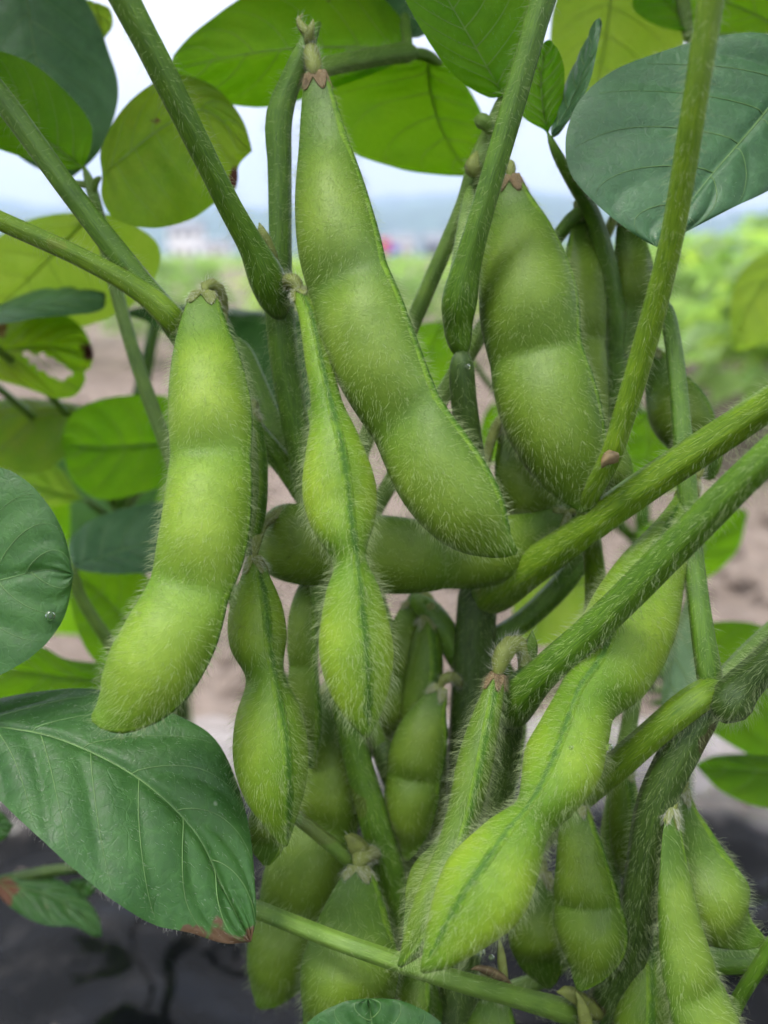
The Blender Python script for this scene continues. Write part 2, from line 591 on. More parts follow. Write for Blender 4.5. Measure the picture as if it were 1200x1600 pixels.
def sample_grid(V, nu, nv, count, wrap=True):
    """random points on a (nu, nv) grid surface, by area; returns points, normals, u-direction, u, v"""
    G = V.reshape(nu, nv, 3)
    G2 = np.concatenate([G, G[:, :1]], 1) if wrap else G
    du = G2[1:, :-1] - G2[:-1, :-1]
    dv = G2[:-1, 1:] - G2[:-1, :-1]
    cr = np.cross(du, dv)
    area = np.linalg.norm(cr, axis=-1)
    p = (area / area.sum()).ravel()
    idx = rng.choice(len(p), size=count, p=p)
    i, j = np.unravel_index(idx, area.shape)
    fu, fv = rng.random(count)[:, None], rng.random(count)[:, None]
    pt = ((1 - fu) * (1 - fv) * G2[i, j] + fu * (1 - fv) * G2[i + 1, j] + (1 - fu) * fv * G2[i, j + 1] + fu * fv * G2[i + 1, j + 1])
    return pt, nrm(cr[i, j]), nrm(du[i, j]), (i + fu[:, 0]) / (nu - 1), j + fv[:, 0], area.sum()


HAIR_PX2 = 50.0      # photo pixels squared of surface for one hair


# ------------------------------------------------------------------ stems
def tube(name, pts, parent, mat, sides=28, ridges=6, ridge=0.055, hair=1.0, hlen=0.0018, label=None, cap=True, hmat='hair', lay=0.5):
    """pts rows (px, py, cm, diameter px) or (vector, radius m)"""
    rows, cms = [], []
    for p in pts:
        if len(p) == 2:
            rows.append([*p[0], p[1]])
            cms.append(15.0)
        else:
            rows.append([*P(p[0], p[1], p[2]), px2m(p[3] * 0.43, p[2])])
            cms.append(p[2])
    v0 = np.array(rows)
    L0 = np.linalg.norm(np.diff(v0[:, :3], axis=0), axis=1).sum()
    n = int(np.clip(L0 / 0.0012, 10, 110))
    v, L = spline(rows, n)
    c, r = v[:, :3], np.maximum(v[:, 3], 1e-5)
    # gentle irregularity of growth
    wob = np.array([mnoise.noise(Vector((s * 140, len(name) * 3.1 + rows[0][0] * 50, 0.3))) for s in np.linspace(0, L, n)])
    r = r * (1 + 0.05 * wob)
    if cap:
        for k, fct in ((0, 0.25), (1, 0.75), (2, 0.93)):
            if n > 8:
                r[k] *= fct
                r[n - 1 - k] *= fct
    t, s, b = frames(c)
    th = np.arange(sides) * 2 * math.pi / sides
    prof = np.abs(np.sin(0.5 * ridges * th))**0.7 * 2 - 1.2 + 0.35 * np.cos(2 * th + 0.7)
    rr = r[:, None] * (1 + ridge * prof[None, :])
    V = c[:, None, :] + rr[..., None] * (np.cos(th)[None, :, None] * s[:, None, :] + np.sin(th)[None, :, None] * b[:, None, :])
    V = V.reshape(-1, 3)
    uv = np.stack(np.meshgrid(np.linspace(0, L * 100, n), np.abs(np.arange(sides) / sides - 0.5) * 2, indexing='ij'), -1).reshape(-1, 2)
    f = grid_faces(n, sides, True).tolist()
    f.append(list(range(sides))[::-1])
    f.append(list(range((n - 1) * sides, n * sides)))
    o = mesh_obj(name, V, f, mat, parent, uv=uv, label=label)
    if hair > 0:
        cm = float(np.mean(cms))
        G = V.reshape(n, sides, 3)
        area = (2 * math.pi * r.mean()) * L
        cnt = int(area / (px2m(1, cm)**2 * HAIR_PX2) * hair)
        if cnt > 3:
            pt, nn, uu, _, _, _ = sample_grid(V, n, sides, cnt)
            # outward: away from the axis
            k = np.argmin(np.linalg.norm(pt[:, None, :] - c[None, ::max(1, n // 40), :], axis=-1), axis=1) * max(1, n // 40)
            outw = nrm(pt - c[np.minimum(k, n - 1)])
            nn = np.where((np.sum(nn * outw, 1) < 0)[:, None], -nn, nn)
            jit = rng.normal(size=(cnt, 3))
            d0 = nn * 0.9 + uu * lay * 0.8 + jit * 0.22
            d1 = nn * 0.65 + uu * (lay + 0.3) + jit * 0.35
            hairs('hairs', pt, d0, d1, hlen * rng.uniform(0.3, 1.2, cnt), 0.0000115 * rng.uniform(0.6, 1.4, cnt), M[hmat], o)
    return o


# ------------------------------------------------------------------ pods
def pod(pts, parent, seeds, roll=0.0, mat='pod', hair=1.0, hlen=0.0020, label=None, stalk=None, brown=False, edge_on=False,
        thick=(0.56, 0.22), across=1.0, hmat='hair', calyx=True, suture_px=11.0):
    """pts rows (px, py, cm, half width px) from stalk to tip. The seam between the two valves leaves the spine at angle roll
    from the photo plane towards the lens; seeds are fractions of the length where the valves bulge."""
    rows = [[*P(p[0], p[1], p[2]), px2m(p[3], p[2])] for p in pts]
    cm = float(np.mean([p[2] for p in pts]))
    n, sides = 72, 44
    v, L = spline(rows, n)
    c, w = v[:, :3], np.maximum(v[:, 3], 2e-5)
    s_ = np.linspace(0, 1, n)
    bump = np.zeros(n)
    for k in seeds:
        bump = np.maximum(bump, np.exp(-np.abs((s_ - k) / (0.40 / max(2.0, len(seeds))))**3 * 1.1))
    endt = np.clip(np.minimum(s_ / 0.12, (1 - s_) / 0.09), 0, 1)**0.6
    if edge_on:
        b = w
        win = np.maximum(np.convolve(np.pad(w, 9, mode='edge'), np.ones(19) / 19, 'valid'), w * 0.8)
        a = win * across * 1.12 * (0.25 + 0.75 * endt)
    else:
        a = w * (1 - 0.10 * (1 - bump) * endt)
        b = w * (thick[1] + thick[0] * bump) * (0.55 + 0.45 * endt)
        b = np.minimum(b, w * 0.95)
    t = nrm(np.gradient(c, axis=0))
    view = nrm(EYE - c)
    side = nrm(np.cross(view, t))
    front = nrm(np.cross(t, side))
    rl = np.interp(s_, np.linspace(0, 1, len(np.atleast_1d(roll))), np.radians(np.atleast_1d(roll)))[:, None]
    u = side * np.cos(rl) + front * np.sin(rl)
    nn = nrm(np.cross(t, u))
    th = np.arange(sides) * 2 * math.pi / sides

    def surf(theta, extra=0.0):
        ct, st = np.cos(theta), np.sin(theta)
        x = a[:, None] * ct * (1 + 0.035 * np.exp(-(np.arctan2(st, ct) / 0.16)**2)) + extra * ct
        y = b[:, None] * st * (1 - 0.16 * np.abs(ct)**4) + extra * st
        return c[:, None, :] + x[..., None] * u[:, None, :] + y[..., None] * nn[:, None, :]

    thm = np.broadcast_to(th[None, :], (n, sides))
    V = surf(thm)
    # soft irregular swelling
    sc = 1 / (L * 0.22)
    cen = c[:, None, :]
    dn = np.array([mnoise.noise(Vector((p[0] * sc, p[1] * sc, p[2] * sc))) for p in V.reshape(-1, 3)]).reshape(n, sides, 1)
    V = cen + (V - cen) * (1 + 0.05 * dn)
    V = V.reshape(-1, 3)
    f = grid_faces(n, sides, True).tolist()
    f.append(list(range(sides))[::-1])
    f.append(list(range((n - 1) * sides, n * sides)))
    o = mesh_obj('pod', V, f, M[mat], parent, label=label)
    if edge_on:
        rel = np.clip((w / np.maximum(np.convolve(np.pad(w, 12, mode='edge'), np.ones(25) / 25, 'valid'), 1e-6) - 0.75) / 0.5, 0, 1)
    else:
        rel = bump
    at_ = o.data.attributes.new('seed', 'FLOAT', 'POINT')
    at_.data.foreach_set('value', (rel[:, None] * (np.abs(np.sin(th))[None, :]**0.8)).astype(np.float32).ravel())
    # seam strip along the ventral edge, a double ridge standing just proud of the skin
    hw = px2m(suture_px, cm)
    cols = np.array([-1.0, -0.6, -0.25, 0.0, 0.25, 0.6, 1.0])
    lift = np.array([-0.00006, 0.00004, 0.00009, 0.00002, 0.00009, 0.00004, -0.00006])
    hwid = hw * np.clip(np.minimum(w / (w.max() * 0.55), 1), 0.2, 1)
    # angle that gives the wanted arc length near theta = 0
    ang = np.clip(hwid / np.maximum(b * 0.84, 1e-5), 0, 0.9)
    lift = lift * 1.6
    TH = ang[:, None] * cols[None, :]
    S = surf(TH, lift[None, :] * np.ones((n, 1)))
    k0, k1 = 2, n - 2
    S = cen[k0:k1] + (S[k0:k1] - cen[k0:k1]) * 1.0
    dnr = np.array([mnoise.noise(Vector((p[0] * sc, p[1] * sc, p[2] * sc))) for p in S.reshape(-1, 3)]).reshape(k1 - k0, 7, 1)
    S = cen[k0:k1] + (S - cen[k0:k1]) * (1 + 0.05 * dnr)
    uvs = np.stack(np.meshgrid(np.linspace(0, L * 100, k1 - k0), np.linspace(0, 1, 7), indexing='ij'), -1).reshape(-1, 2)
    mesh_obj('suture', S.reshape(-1, 3), grid_faces(k1 - k0, 7).tolist(), M['suture'], o, uv=uvs)
    # down
    if hair > 0:
        pt, nrmv, uu, us, vs, area = sample_grid(V, n, sides, 8)
        cnt = int(area / (px2m(1, cm)**2 * HAIR_PX2) * hair)
        pt, nrmv, uu, us, vs, area = sample_grid(V, n, sides, cnt)
        kk = np.clip((us * (n - 1)).astype(int), 0, n - 1)
        nrmv = np.where((np.sum(nrmv * (pt - c[kk]), 1) < 0)[:, None], -nrmv, nrmv)
        # extra hairs along both edges
        m2 = int(cnt * 0.22)
        e_i = rng.integers(3, n - 3, m2)
        e_t = np.where(rng.random(m2) < 0.65, 0, math.pi) + rng.normal(size=m2) * 0.22
        ex = a[e_i] * np.cos(e_t)
        ey = b[e_i] * np.sin(e_t)
        ept = c[e_i] + ex[:, None] * u[e_i] + ey[:, None] * nn[e_i]
        en = nrm(ex[:, None] * u[e_i] / np.maximum(a[e_i], 1e-6)[:, None]**2 + ey[:, None] * nn[e_i] / np.maximum(b[e_i], 1e-6)[:, None]**2)
        pt = np.concatenate([pt, ept])
        nrmv = np.concatenate([nrmv, en])
        uu = np.concatenate([uu, t[e_i]])
        m = len(pt)
        jit = rng.normal(size=(m, 3))
        swirl = np.array([[mnoise.noise(Vector(p * 160)), mnoise.noise(Vector(p * 160 + 7)), mnoise.noise(Vector(p * 160 + 19))] for p in pt])
        d0 = nrmv * 0.80 + uu * 0.42 + jit * 0.20 + swirl * 0.42
        d1 = nrmv * 0.55 + uu * 0.80 + jit * 0.32 + swirl * 0.6
        hairs('hairs', pt, d0, d1, hlen * rng.uniform(0.3, 1.2, m), 0.0000105 * rng.uniform(0.6, 1.4, m), M[hmat], o)
    if stalk is not None:
        make_calyx(o, c, t, u, nn, a, b, stalk, brown, L)
    return o


def make_calyx(o, c, t, u, nn, a, b, stalk, brown, L):
    """five pointed sepals closing over the stalk end of the pod, and the short stalk that carries it"""
    V, F = [], []
    n = len(c)
    k1 = max(2, int(n * 0.0024 / L)) + 1
    ns, nt = 40, 8
    for i in range(nt):
        f = i / (nt - 1)
        for j in range(ns):
            th = j / ns * 2 * math.pi
            lobe = 0.30 + 0.70 * abs(math.cos(th * 2.5 + 0.4))**1.6 * (0.8 + 0.2 * math.sin(th + 1.0))
            q = f * k1 * lobe
            k = int(q)
            fr = q - k
            cc = c[k] * (1 - fr) + c[k + 1] * fr
            aa = (a[k] * (1 - fr) + a[k + 1] * fr)
            bb = (b[k] * (1 - fr) + b[k + 1] * fr)
            g = 0.00012 + 0.00012 * f * f + 0.00006 * math.sin(7 * th + 3 * f)
            V.append(cc + u[k] * (aa + g) * math.cos(th) + nn[k] * (bb + g) * math.sin(th))
    V = np.array(V)
    F = grid_faces(nt, ns, True).tolist()
    ob = mesh_obj('calyx', V, F, M['calyx_brown' if brown else 'calyx'], o)
    mod = ob.modifiers.new('thickness', 'SOLIDIFY')
    mod.thickness = 0.00018
    # hairs on the calyx
    pt, nr, uu, us, vs, area = sample_grid(V, nt, ns, 380)
    nr = np.where((np.sum(nr * (pt - c[3]), 1) < 0)[:, None], -nr, nr)
    jit = rng.normal(size=(len(pt), 3))
    hairs('calyx_hairs', pt, nr * 0.7 + uu * 0.7 + jit * 0.3, nr * 0.4 + uu + jit * 0.4, rng.uniform(0.0005, 0.0015, len(pt)), 0.000013,
          M['hair_brown' if brown else 'hair_white'], o)
    tube('stalk', stalk, o, M['calyx'], sides=14, ridges=3, hair=3.0, hlen=0.0014, hmat='hair_white')


# ------------------------------------------------------------------ leaves
def leaf(mid, left, right, parent, kind='top', name='leaf', label=None, nveins=7, cup=0.0, wave=0.0012, spots=(), holes=(), veins=True,
         facing=1, hair=0.0, margin=True, vein_r=0.00015, dense=1, seed=None):
    """mid rows (px, py, cm) from base to tip; left, right rows (px, py, extra cm) along either margin"""
    seed = seed if seed is not None else mid[0][0] * 0.37 + mid[-1][1] * 0.11
    nu, nh = 44 * dense, 15 * dense
    m, L = spline([P(*q) for q in mid], nu)
    ms = np.array([[*q] for q in mid], float)
    # depth along the midrib for the margin points
    def margin_line(side):
        pts = [mid[0]]
        tot = np.concatenate([[0], np.cumsum([math.hypot(b[0] - a[0], b[1] - a[1]) for a, b in zip(mid[:-1], mid[1:])])])
        for q in side:
            d = [math.hypot(q[0] - (a[0]), q[1] - a[1]) for a in mid]
            # nearest place along the midrib
            best, bz = 1e9, mid[0][2]
            for a, b in zip(mid[:-1], mid[1:]):
                ax, ay = b[0] - a[0], b[1] - a[1]
                f = max(0, min(1, ((q[0] - a[0]) * ax + (q[1] - a[1]) * ay) / max(ax * ax + ay * ay, 1e-6)))
                dd = math.hypot(q[0] - a[0] - f * ax, q[1] - a[1] - f * ay)
                if dd < best:
                    best, bz = dd, a[2] * (1 - f) + b[2] * f
            pts.append((q[0], q[1], bz + (q[2] if len(q) > 2 else 0)))
        pts.append(mid[-1])
        return spline([P(*q) for q in pts], nu)[0]
    lf, rt = margin_line(left), margin_line(right)
    vv = np.linspace(0, 1, nh)
    cols = []
    vcoord = []
    for k in range(nh - 1, 0, -1):
        cols.append(m + (lf - m) * vv[k])
        vcoord.append(-vv[k])
    cols.append(m)
    vcoord.append(0.0)
    for k in range(1, nh):
        cols.append(m + (rt - m) * vv[k])
        vcoord.append(vv[k])
    G = np.stack(cols, 1)
    vc = np.array(vcoord)
    nv = len(vc)
    nor = nrm(np.cross(np.gradient(G, axis=0), np.gradient(G, axis=1)))
    toward = np.sign(np.sum(nor * (EYE - G), -1).mean()) or 1.0
    nor = nor * toward                         # side of the blade that the lens sees
    av = np.abs(vc)[None, :]
    uu = np.linspace(0, 1, nu)[:, None]
    # blade relief: pillows between the side veins, a fold at the midrib, slow waves at the margin
    q = (uu - 0.30 * av) * nveins
    pill = (np.abs(np.sin(np.pi * q))**0.7) * np.sin(np.pi * np.clip(av, 0, 1))**0.6
    wv = np.array([[mnoise.noise(Vector((G[i, j][0] * 55 + seed, G[i, j][1] * 55, G[i, j][2] * 55))) for j in range(nv)] for i in range(nu)])
    h = 0.00065 * pill + wave * wv * (0.25 + av**1.5) + cup * (av * (1 - av)) - 0.0006 * np.exp(-(av / 0.05)**2) * facing
    fade = np.clip(np.minimum(uu / 0.05, (1 - uu) / 0.03), 0, 1)
    G = G + nor * (h * fade)[..., None]
    jag = np.array([[mnoise.noise(Vector((uu[i, 0] * 30, s * 5.0 + seed, 0))) for s in (0, 1)] for i in range(nu)])
    G[:, 0] += (G[:, 0] - G[:, 1]) * (0.10 * jag[:, 0])[:, None]
    G[:, -1] += (G[:, -1] - G[:, -2]) * (0.10 * jag[:, 1])[:, None]
    keep = None
    if holes:
        cen = (G[:-1, :-1] + G[1:, :-1] + G[:-1, 1:] + G[1:, 1:]) / 4
        rel = cen - EYE
        z = rel @ FWD
        sx = 600 + FPX * (rel @ RIGHT) / z
        sy = 800 - FPX * (rel @ UP) / z
        keep = np.ones(sx.shape, bool)
        for (hx, hy, ra, rb, rot) in holes:
            cx, sxn = math.cos(rot), math.sin(rot)
            dx, dy = (sx - hx), (sy - hy)
            e = ((dx * cx + dy * sxn) / ra)**2 + ((-dx * sxn + dy * cx) / rb)**2
            e += 0.5 * np.sin(dx * 0.23) * np.cos(dy * 0.31)
            keep &= e > 1
    V = G.reshape(-1, 3)
    sp = [(tuple(P(x, y, z) - origin(parent)), r, c) for (x, y, z, r, c) in spots]
    mat = get_leaf_mat(kind, sp)
    uv = np.stack(np.meshgrid(np.linspace(0, 1, nu), (vc + 1) / 2, indexing='ij'), -1).reshape(-1, 2)
    o = mesh_obj(name, V, grid_faces(nu, nv, False, keep).tolist(), mat, parent, uv=uv, label=label)
    if veins:
        vm = M['vein_top'] if kind in ('top', 'blue') else M['vein_under']
        mi = nh - 1
        NV, NF = [], []

        def strand(path, r0, r1):
            k = len(path)
            if k < 3:
                return
            tt, ss, bb = frames(path)
            base = len(NV)
            for i in range(k):
                r = r0 + (r1 - r0) * i / (k - 1)
                for jx in range(5):
                    an = jx * 2 * math.pi / 5
                    NV.append(path[i] + r * (math.cos(an) * ss[i] + math.sin(an) * bb[i]))
            for i in range(k - 1):
                for jx in range(5):
                    j2 = (jx + 1) % 5
                    NF.append([base + i * 5 + jx, base + i * 5 + j2, base + (i + 1) * 5 + j2, base + (i + 1) * 5 + jx])

        def at(u_, v_):
            fi = np.clip(u_ * (nu - 1), 0, nu - 1.001)
            fj = np.clip((v_ + 1) / 2 * (nv - 1), 0, nv - 1.001)
            i, j = int(fi), int(fj)
            a_, b_ = fi - i, fj - j
            return ((1 - a_) * (1 - b_) * G[i, j] + a_ * (1 - b_) * G[i + 1, j] + (1 - a_) * b_ * G[i, j + 1] + a_ * b_ * G[i + 1, j + 1]
                    + nor[i, j] * 0.00004)
        # vein coordinate v is even in index, so map through vc being linear
        strand(np.array([at(x, 0.0) for x in np.linspace(0.0, 0.98, 40)]), vein_r * 1.5, vein_r * 0.4)
        for k in range(1, nveins + 1):
            u0 = (k - 0.5) / (nveins + 0.3) * 0.92
            for sgn in (-1, 1):
                u0s = u0 + sgn * 0.012
                path = []
                for x in np.linspace(0, 0.93, 16):
                    ux = u0s + (0.26 * x + 0.10 * x * x) * (1 - u0s * 0.55)
                    if ux > 0.985:
                        break
                    path.append(at(ux, sgn * x))
                strand(np.array(path), vein_r * 0.62, vein_r * 0.16)
        mesh_obj('vein_network', np.array(NV), NF, vm, o)
    hs = []
    if margin:
        for col, inn in ((0, 1), (nv - 1, nv - 2)):
            line, inner = G[:, col], G[:, inn]
            cnt = int(np.linalg.norm(np.diff(line, axis=0), axis=1).sum() / 0.00042)
            fi = rng.random(cnt) * (nu - 1.01)
            i = fi.astype(int)
            fr = (fi - i)[:, None]
            pt = line[i] * (1 - fr) + line[i + 1] * fr
            outw = nrm(line[i] - inner[i])
            tt = nrm(line[i + 1] - line[i])
            jit = rng.normal(size=(cnt, 3))
            hs.append((pt, outw + tt * 0.4 + jit * 0.35, outw * 0.7 + tt * 0.9 + jit * 0.4, rng.uniform(0.0003, 0.0011, cnt)))
    if hair > 0:
        pt, nr, du_, us, vs, area = sample_grid(V, nu, nv, 8, wrap=False)
        cnt = int(area / (0.00075**2) * hair)
        pt, nr, du_, us, vs, area = sample_grid(V, nu, nv, cnt, wrap=False)
        nr = np.where((np.sum(nr * (EYE - pt), 1) < 0)[:, None], -nr, nr)
        jit = rng.normal(size=(cnt, 3))
        hs.append((pt, nr * 0.5 + du_ * 0.8 + jit * 0.25, nr * 0.15 + du_ + jit * 0.3, rng.uniform(0.0003, 0.0010, cnt)))
    if hs:
        hairs('hairs', np.concatenate([x[0] for x in hs]), np.concatenate([x[1] for x in hs]), np.concatenate([x[2] for x in hs]),
              np.concatenate([x[3] for x in hs]), 0.000006, M['hair_white'], o)
    return o

# ================================================================== THE SETTING
PATH_Z = -0.10


def fbm(x, y, z=0.0, o=4):
    return mnoise.fractal(Vector((x, y, z)), 0.9, 2.1, o)


def soil_material():
    m, n, l = new_mat('soil')
    out = n.new('ShaderNodeOutputMaterial')
    co = n.new('ShaderNodeTexCoord')
    v = co.outputs['Object']
    n1 = noise_node(n, l, v, 3.0, 6)
    n2 = noise_node(n, l, v, 45, 6, 0.65)
    n3 = noise_node(n, l, v, 240, 4, 0.7)
    r = ramp(n, [(0.25, (0.085, 0.066, 0.053)), (0.5, (0.185, 0.147, 0.12)), (0.75, (0.31, 0.25, 0.21))])
    s = math_node(n, l, 'ADD', math_node(n, l, 'MULTIPLY', n1.outputs['Fac'], 0.45), math_node(n, l, 'MULTIPLY', n2.outputs['Fac'], 0.55))
    l.new(s, r.inputs['Fac'])
    b = n.new('ShaderNodeBsdfPrincipled')
    l.new(r.outputs['Color'], b.inputs['Base Color'])
    b.inputs['Roughness'].default_value = 0.95
    b.inputs['Specular IOR Level'].default_value = 0.15
    bump = n.new('ShaderNodeBump')
    bump.inputs['Strength'].default_value = 0.8
    bump.inputs['Distance'].default_value = 0.01
    l.new(math_node(n, l, 'ADD', n2.outputs['Fac'], math_node(n, l, 'MULTIPLY', n3.outputs['Fac'], 0.4)), bump.inputs['Height'])
    l.new(bump.outputs['Normal'], b.inputs['Normal'])
    l.new(b.outputs[0], out.inputs['Surface'])
    return m


def film_material():
    m, n, l = new_mat('black_film')
    out = n.new('ShaderNodeOutputMaterial')
    co = n.new('ShaderNodeTexCoord')
    v = co.outputs['Object']
    mp = n.new('ShaderNodeMapping')
    mp.inputs['Scale'].default_value = (6, 30, 10)
    l.new(v, mp.inputs['Vector'])
    n1 = noise_node(n, l, mp.outputs[0], 1.0, 5)
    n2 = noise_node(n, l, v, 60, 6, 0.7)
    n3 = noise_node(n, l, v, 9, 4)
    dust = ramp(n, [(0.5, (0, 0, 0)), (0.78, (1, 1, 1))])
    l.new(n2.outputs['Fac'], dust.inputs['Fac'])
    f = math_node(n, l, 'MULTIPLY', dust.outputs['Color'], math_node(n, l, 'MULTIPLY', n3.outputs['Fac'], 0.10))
    # pale band painted on the far shoulder for the sky's grazing reflection
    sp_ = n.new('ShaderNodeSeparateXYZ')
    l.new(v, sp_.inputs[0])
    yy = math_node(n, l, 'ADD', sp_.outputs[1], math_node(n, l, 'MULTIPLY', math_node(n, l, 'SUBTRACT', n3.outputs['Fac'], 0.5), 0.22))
    sky_sheen = math_node(n, l, 'DIVIDE', math_node(n, l, 'SUBTRACT', yy, 0.36), 0.08, clamp=True)
    sky_sheen = math_node(n, l, 'MULTIPLY', sky_sheen, math_node(n, l, 'ADD', 0.35, math_node(n, l, 'MULTIPLY', n2.outputs['Fac'], 0.8)), clamp=True)
    f = math_node(n, l, 'MAXIMUM', f, sky_sheen)
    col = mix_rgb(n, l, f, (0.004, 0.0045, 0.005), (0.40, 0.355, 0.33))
    b = n.new('ShaderNodeBsdfPrincipled')
    l.new(col, b.inputs['Base Color'])
    rr = ramp(n, [(0.3, (0.02,) * 3), (0.75, (0.09,) * 3)])
    l.new(n2.outputs['Fac'], rr.inputs['Fac'])
    l.new(rr.outputs['Color'], b.inputs['Roughness'])
    b.inputs['Specular IOR Level'].default_value = 0.07
    bump = n.new('ShaderNodeBump')
    bump.inputs['Strength'].default_value = 0.12
    bump.inputs['Distance'].default_value = 0.004
    l.new(n1.outputs['Fac'], bump.inputs['Height'])
    l.new(bump.outputs['Normal'], b.inputs['Normal'])
    l.new(b.outputs[0], out.inputs['Surface'])
    return m


M['soil'] = soil_material()
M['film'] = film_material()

# ---- ground: one sheet, fine and cloddy near the bed, out to the horizon
xs = np.concatenate([-np.geomspace(2500, 2.2, 26), np.linspace(-2.1, 2.1, 190), np.geomspace(2.2, 2500, 26)])
ys = np.concatenate([[-900, -200, -40, -8, -2], np.linspace(-1.0, 0.5, 14), np.linspace(0.52, 3.6, 190), np.geomspace(3.65, 2300, 46)])
X, Y = np.meshgrid(xs, ys, indexing='ij')
Z = np.full(X.shape, PATH_Z)
for i in range(X.shape[0]):
    for j in range(X.shape[1]):
        x, y = X[i, j], Y[i, j]
        if abs(x) < 2.15 and 0.45 < y < 3.62:
            c = mnoise.cell(Vector((x * 26, y * 26, 0)))
            Z[i, j] += 0.020 * fbm(x * 9, y * 9) + 0.014 * fbm(x * 34, y * 34, 5) + 0.006 * abs(fbm(x * 70, y * 70, 2))
        elif y < 400 and abs(x) < 400:
            Z[i, j] += 0.02 * fbm(x * 1.3, y * 1.3)
ground = mesh_obj('ground', np.stack([X, Y, Z], -1).reshape(-1, 3), grid_faces(len(xs), len(ys)).tolist(), M['soil'], kind='structure')

# ---- black film drawn over the raised bed, wrinkled, its far shoulder dropping to the path
fx = np.linspace(-1.6, 1.6, 200)
fy = np.concatenate([np.linspace(-0.7, 0.0, 20), np.linspace(0.02, 0.80, 150)])
FXg, FYg = np.meshgrid(fx, fy, indexing='ij')
FZ = np.zeros(FXg.shape)
for i in range(FXg.shape[0]):
    for j in range(FXg.shape[1]):
        x, y = FXg[i, j], FYg[i, j]
        edge = 0.50 + 0.03 * fbm(x * 2.0, 3.0) + 0.012 * fbm(x * 9, 1.0)
        k = (y - edge) / 0.16
        z = -0.21 * (math.sqrt((y - 0.33)**2 + 0.002) + (y - 0.33)) * 0.5
        if k > 0:
            z -= 0.115 * min(1.0, k)**1.4
        # wrinkles run across the bed, finer puckers towards the shoulder
        w1 = abs(fbm(x * 7 + y * 3, y * 2.2, 1.0, 3))
        w2 = abs(fbm(x * 22 - y * 9, y * 6, 4.0, 3))
        w3 = abs(fbm(x * 13 + y * 17, y * 15 - x * 6, 6.0, 2))
        z += 0.022 * (0.5 - w1) + 0.009 * (0.4 - w2) + 0.010 * (0.4 - w3) + 0.010 * fbm(x * 2.5, y * 11, 9.0, 2)
        z += 0.012 * math.exp(-((y - edge + 0.05) / 0.035)**2) * (0.6 + 0.6 * fbm(x * 3, 7.0))
        z += 0.009 * math.exp(-((y - 0.355 - 0.02 * fbm(x * 2.2, 4.0) + 0.05 * x) / 0.022)**2)
        FZ[i, j] = z - 0.004
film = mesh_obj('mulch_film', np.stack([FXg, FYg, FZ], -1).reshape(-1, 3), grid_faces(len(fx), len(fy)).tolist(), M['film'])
md = film.modifiers.new('thickness', 'SOLIDIFY')
md.thickness = 0.0006
md.offset = -1
tag(film, 'black plastic mulch film, wrinkled and shiny, stretched over the bed under the plants', 'plastic film')


def film_z(x, y):
    i = int(np.clip(np.searchsorted(fx, x), 1, len(fx) - 1))
    j = int(np.clip(np.searchsorted(fy, y), 1, len(fy) - 1))
    return float(FZ[i - 1:i + 1, j - 1:j + 1].max())


# crumbs of soil thrown on the film
def lump(bv, bf, x, y, z, r, sq=0.7):
    base = len(bv)
    t = (1 + 5**0.5) / 2
    iv = np.array([(-1, t, 0), (1, t, 0), (-1, -t, 0), (1, -t, 0), (0, -1, t), (0, 1, t), (0, -1, -t), (0, 1, -t), (t, 0, -1), (t, 0, 1), (-t, 0, -1), (-t, 0, 1)], float)
    iv /= np.linalg.norm(iv[0])
    ifc = [(0, 11, 5), (0, 5, 1), (0, 1, 7), (0, 7, 10), (0, 10, 11), (1, 5, 9), (5, 11, 4), (11, 10, 2), (10, 7, 6), (7, 1, 8), (3, 9, 4), (3, 4, 2), (3, 2, 6), (3, 6, 8), (3, 8, 9), (4, 9, 5), (2, 4, 11), (6, 2, 10), (8, 6, 7), (9, 8, 1)]
    sc = rng.uniform(0.7, 1.2, 12)
    for k, p in enumerate(iv):
        bv.append((x + p[0] * r * sc[k], y + p[1] * r * sc[k], z + p[2] * r * sq * sc[k]))
    bf.extend([[a + base for a in f] for f in ifc])


bv, bf = [], []
for k in range(260):
    x, y = rng.uniform(-0.5, 0.5), rng.uniform(0.12, 0.5)
    r = rng.uniform(0.0006, 0.0026) * (1 if rng.random() < 0.9 else 1.8)
    lump(bv, bf, x, y, film_z(x, y) + r * 0.4, r)
crumbs = mesh_obj('soil_crumbs', bv, bf, M['soil'], kind='stuff')
tag(crumbs, 'small pale soil crumbs scattered over the black film', 'soil')

bv, bf = [], []
for k in range(1600):
    y = 0.66 + 2.3 * rng.random()**1.5
    x = rng.uniform(-0.62, 0.62) * (y + 0.25)
    r = rng.uniform(0.004, 0.016) * (1 if rng.random() < 0.92 else 1.9)
    lump(bv, bf, x, y, PATH_Z + r * 0.3, r, 0.75)
clods = mesh_obj('soil_clods', bv, bf, M['soil'], kind='stuff', smooth=False)
tag(clods, 'pinkish brown clods of dry soil lying on the bare path', 'soil')

# ---- crops across the path
crop_mats = [
    leaf_material('crop_leaf', (0.12, 0.205, 0.05), (0.18, 0.27, 0.08), (0.30, 0.54, 0.09), (0.42, 0.66, 0.14), trans=0.45, rough=0.5, net=0.0),
    leaf_material('crop_leaf_pale', (0.15, 0.27, 0.05), (0.22, 0.34, 0.08), (0.5, 0.75, 0.08), (0.6, 0.85, 0.12), trans=0.42, rough=0.45, net=0.0),
]


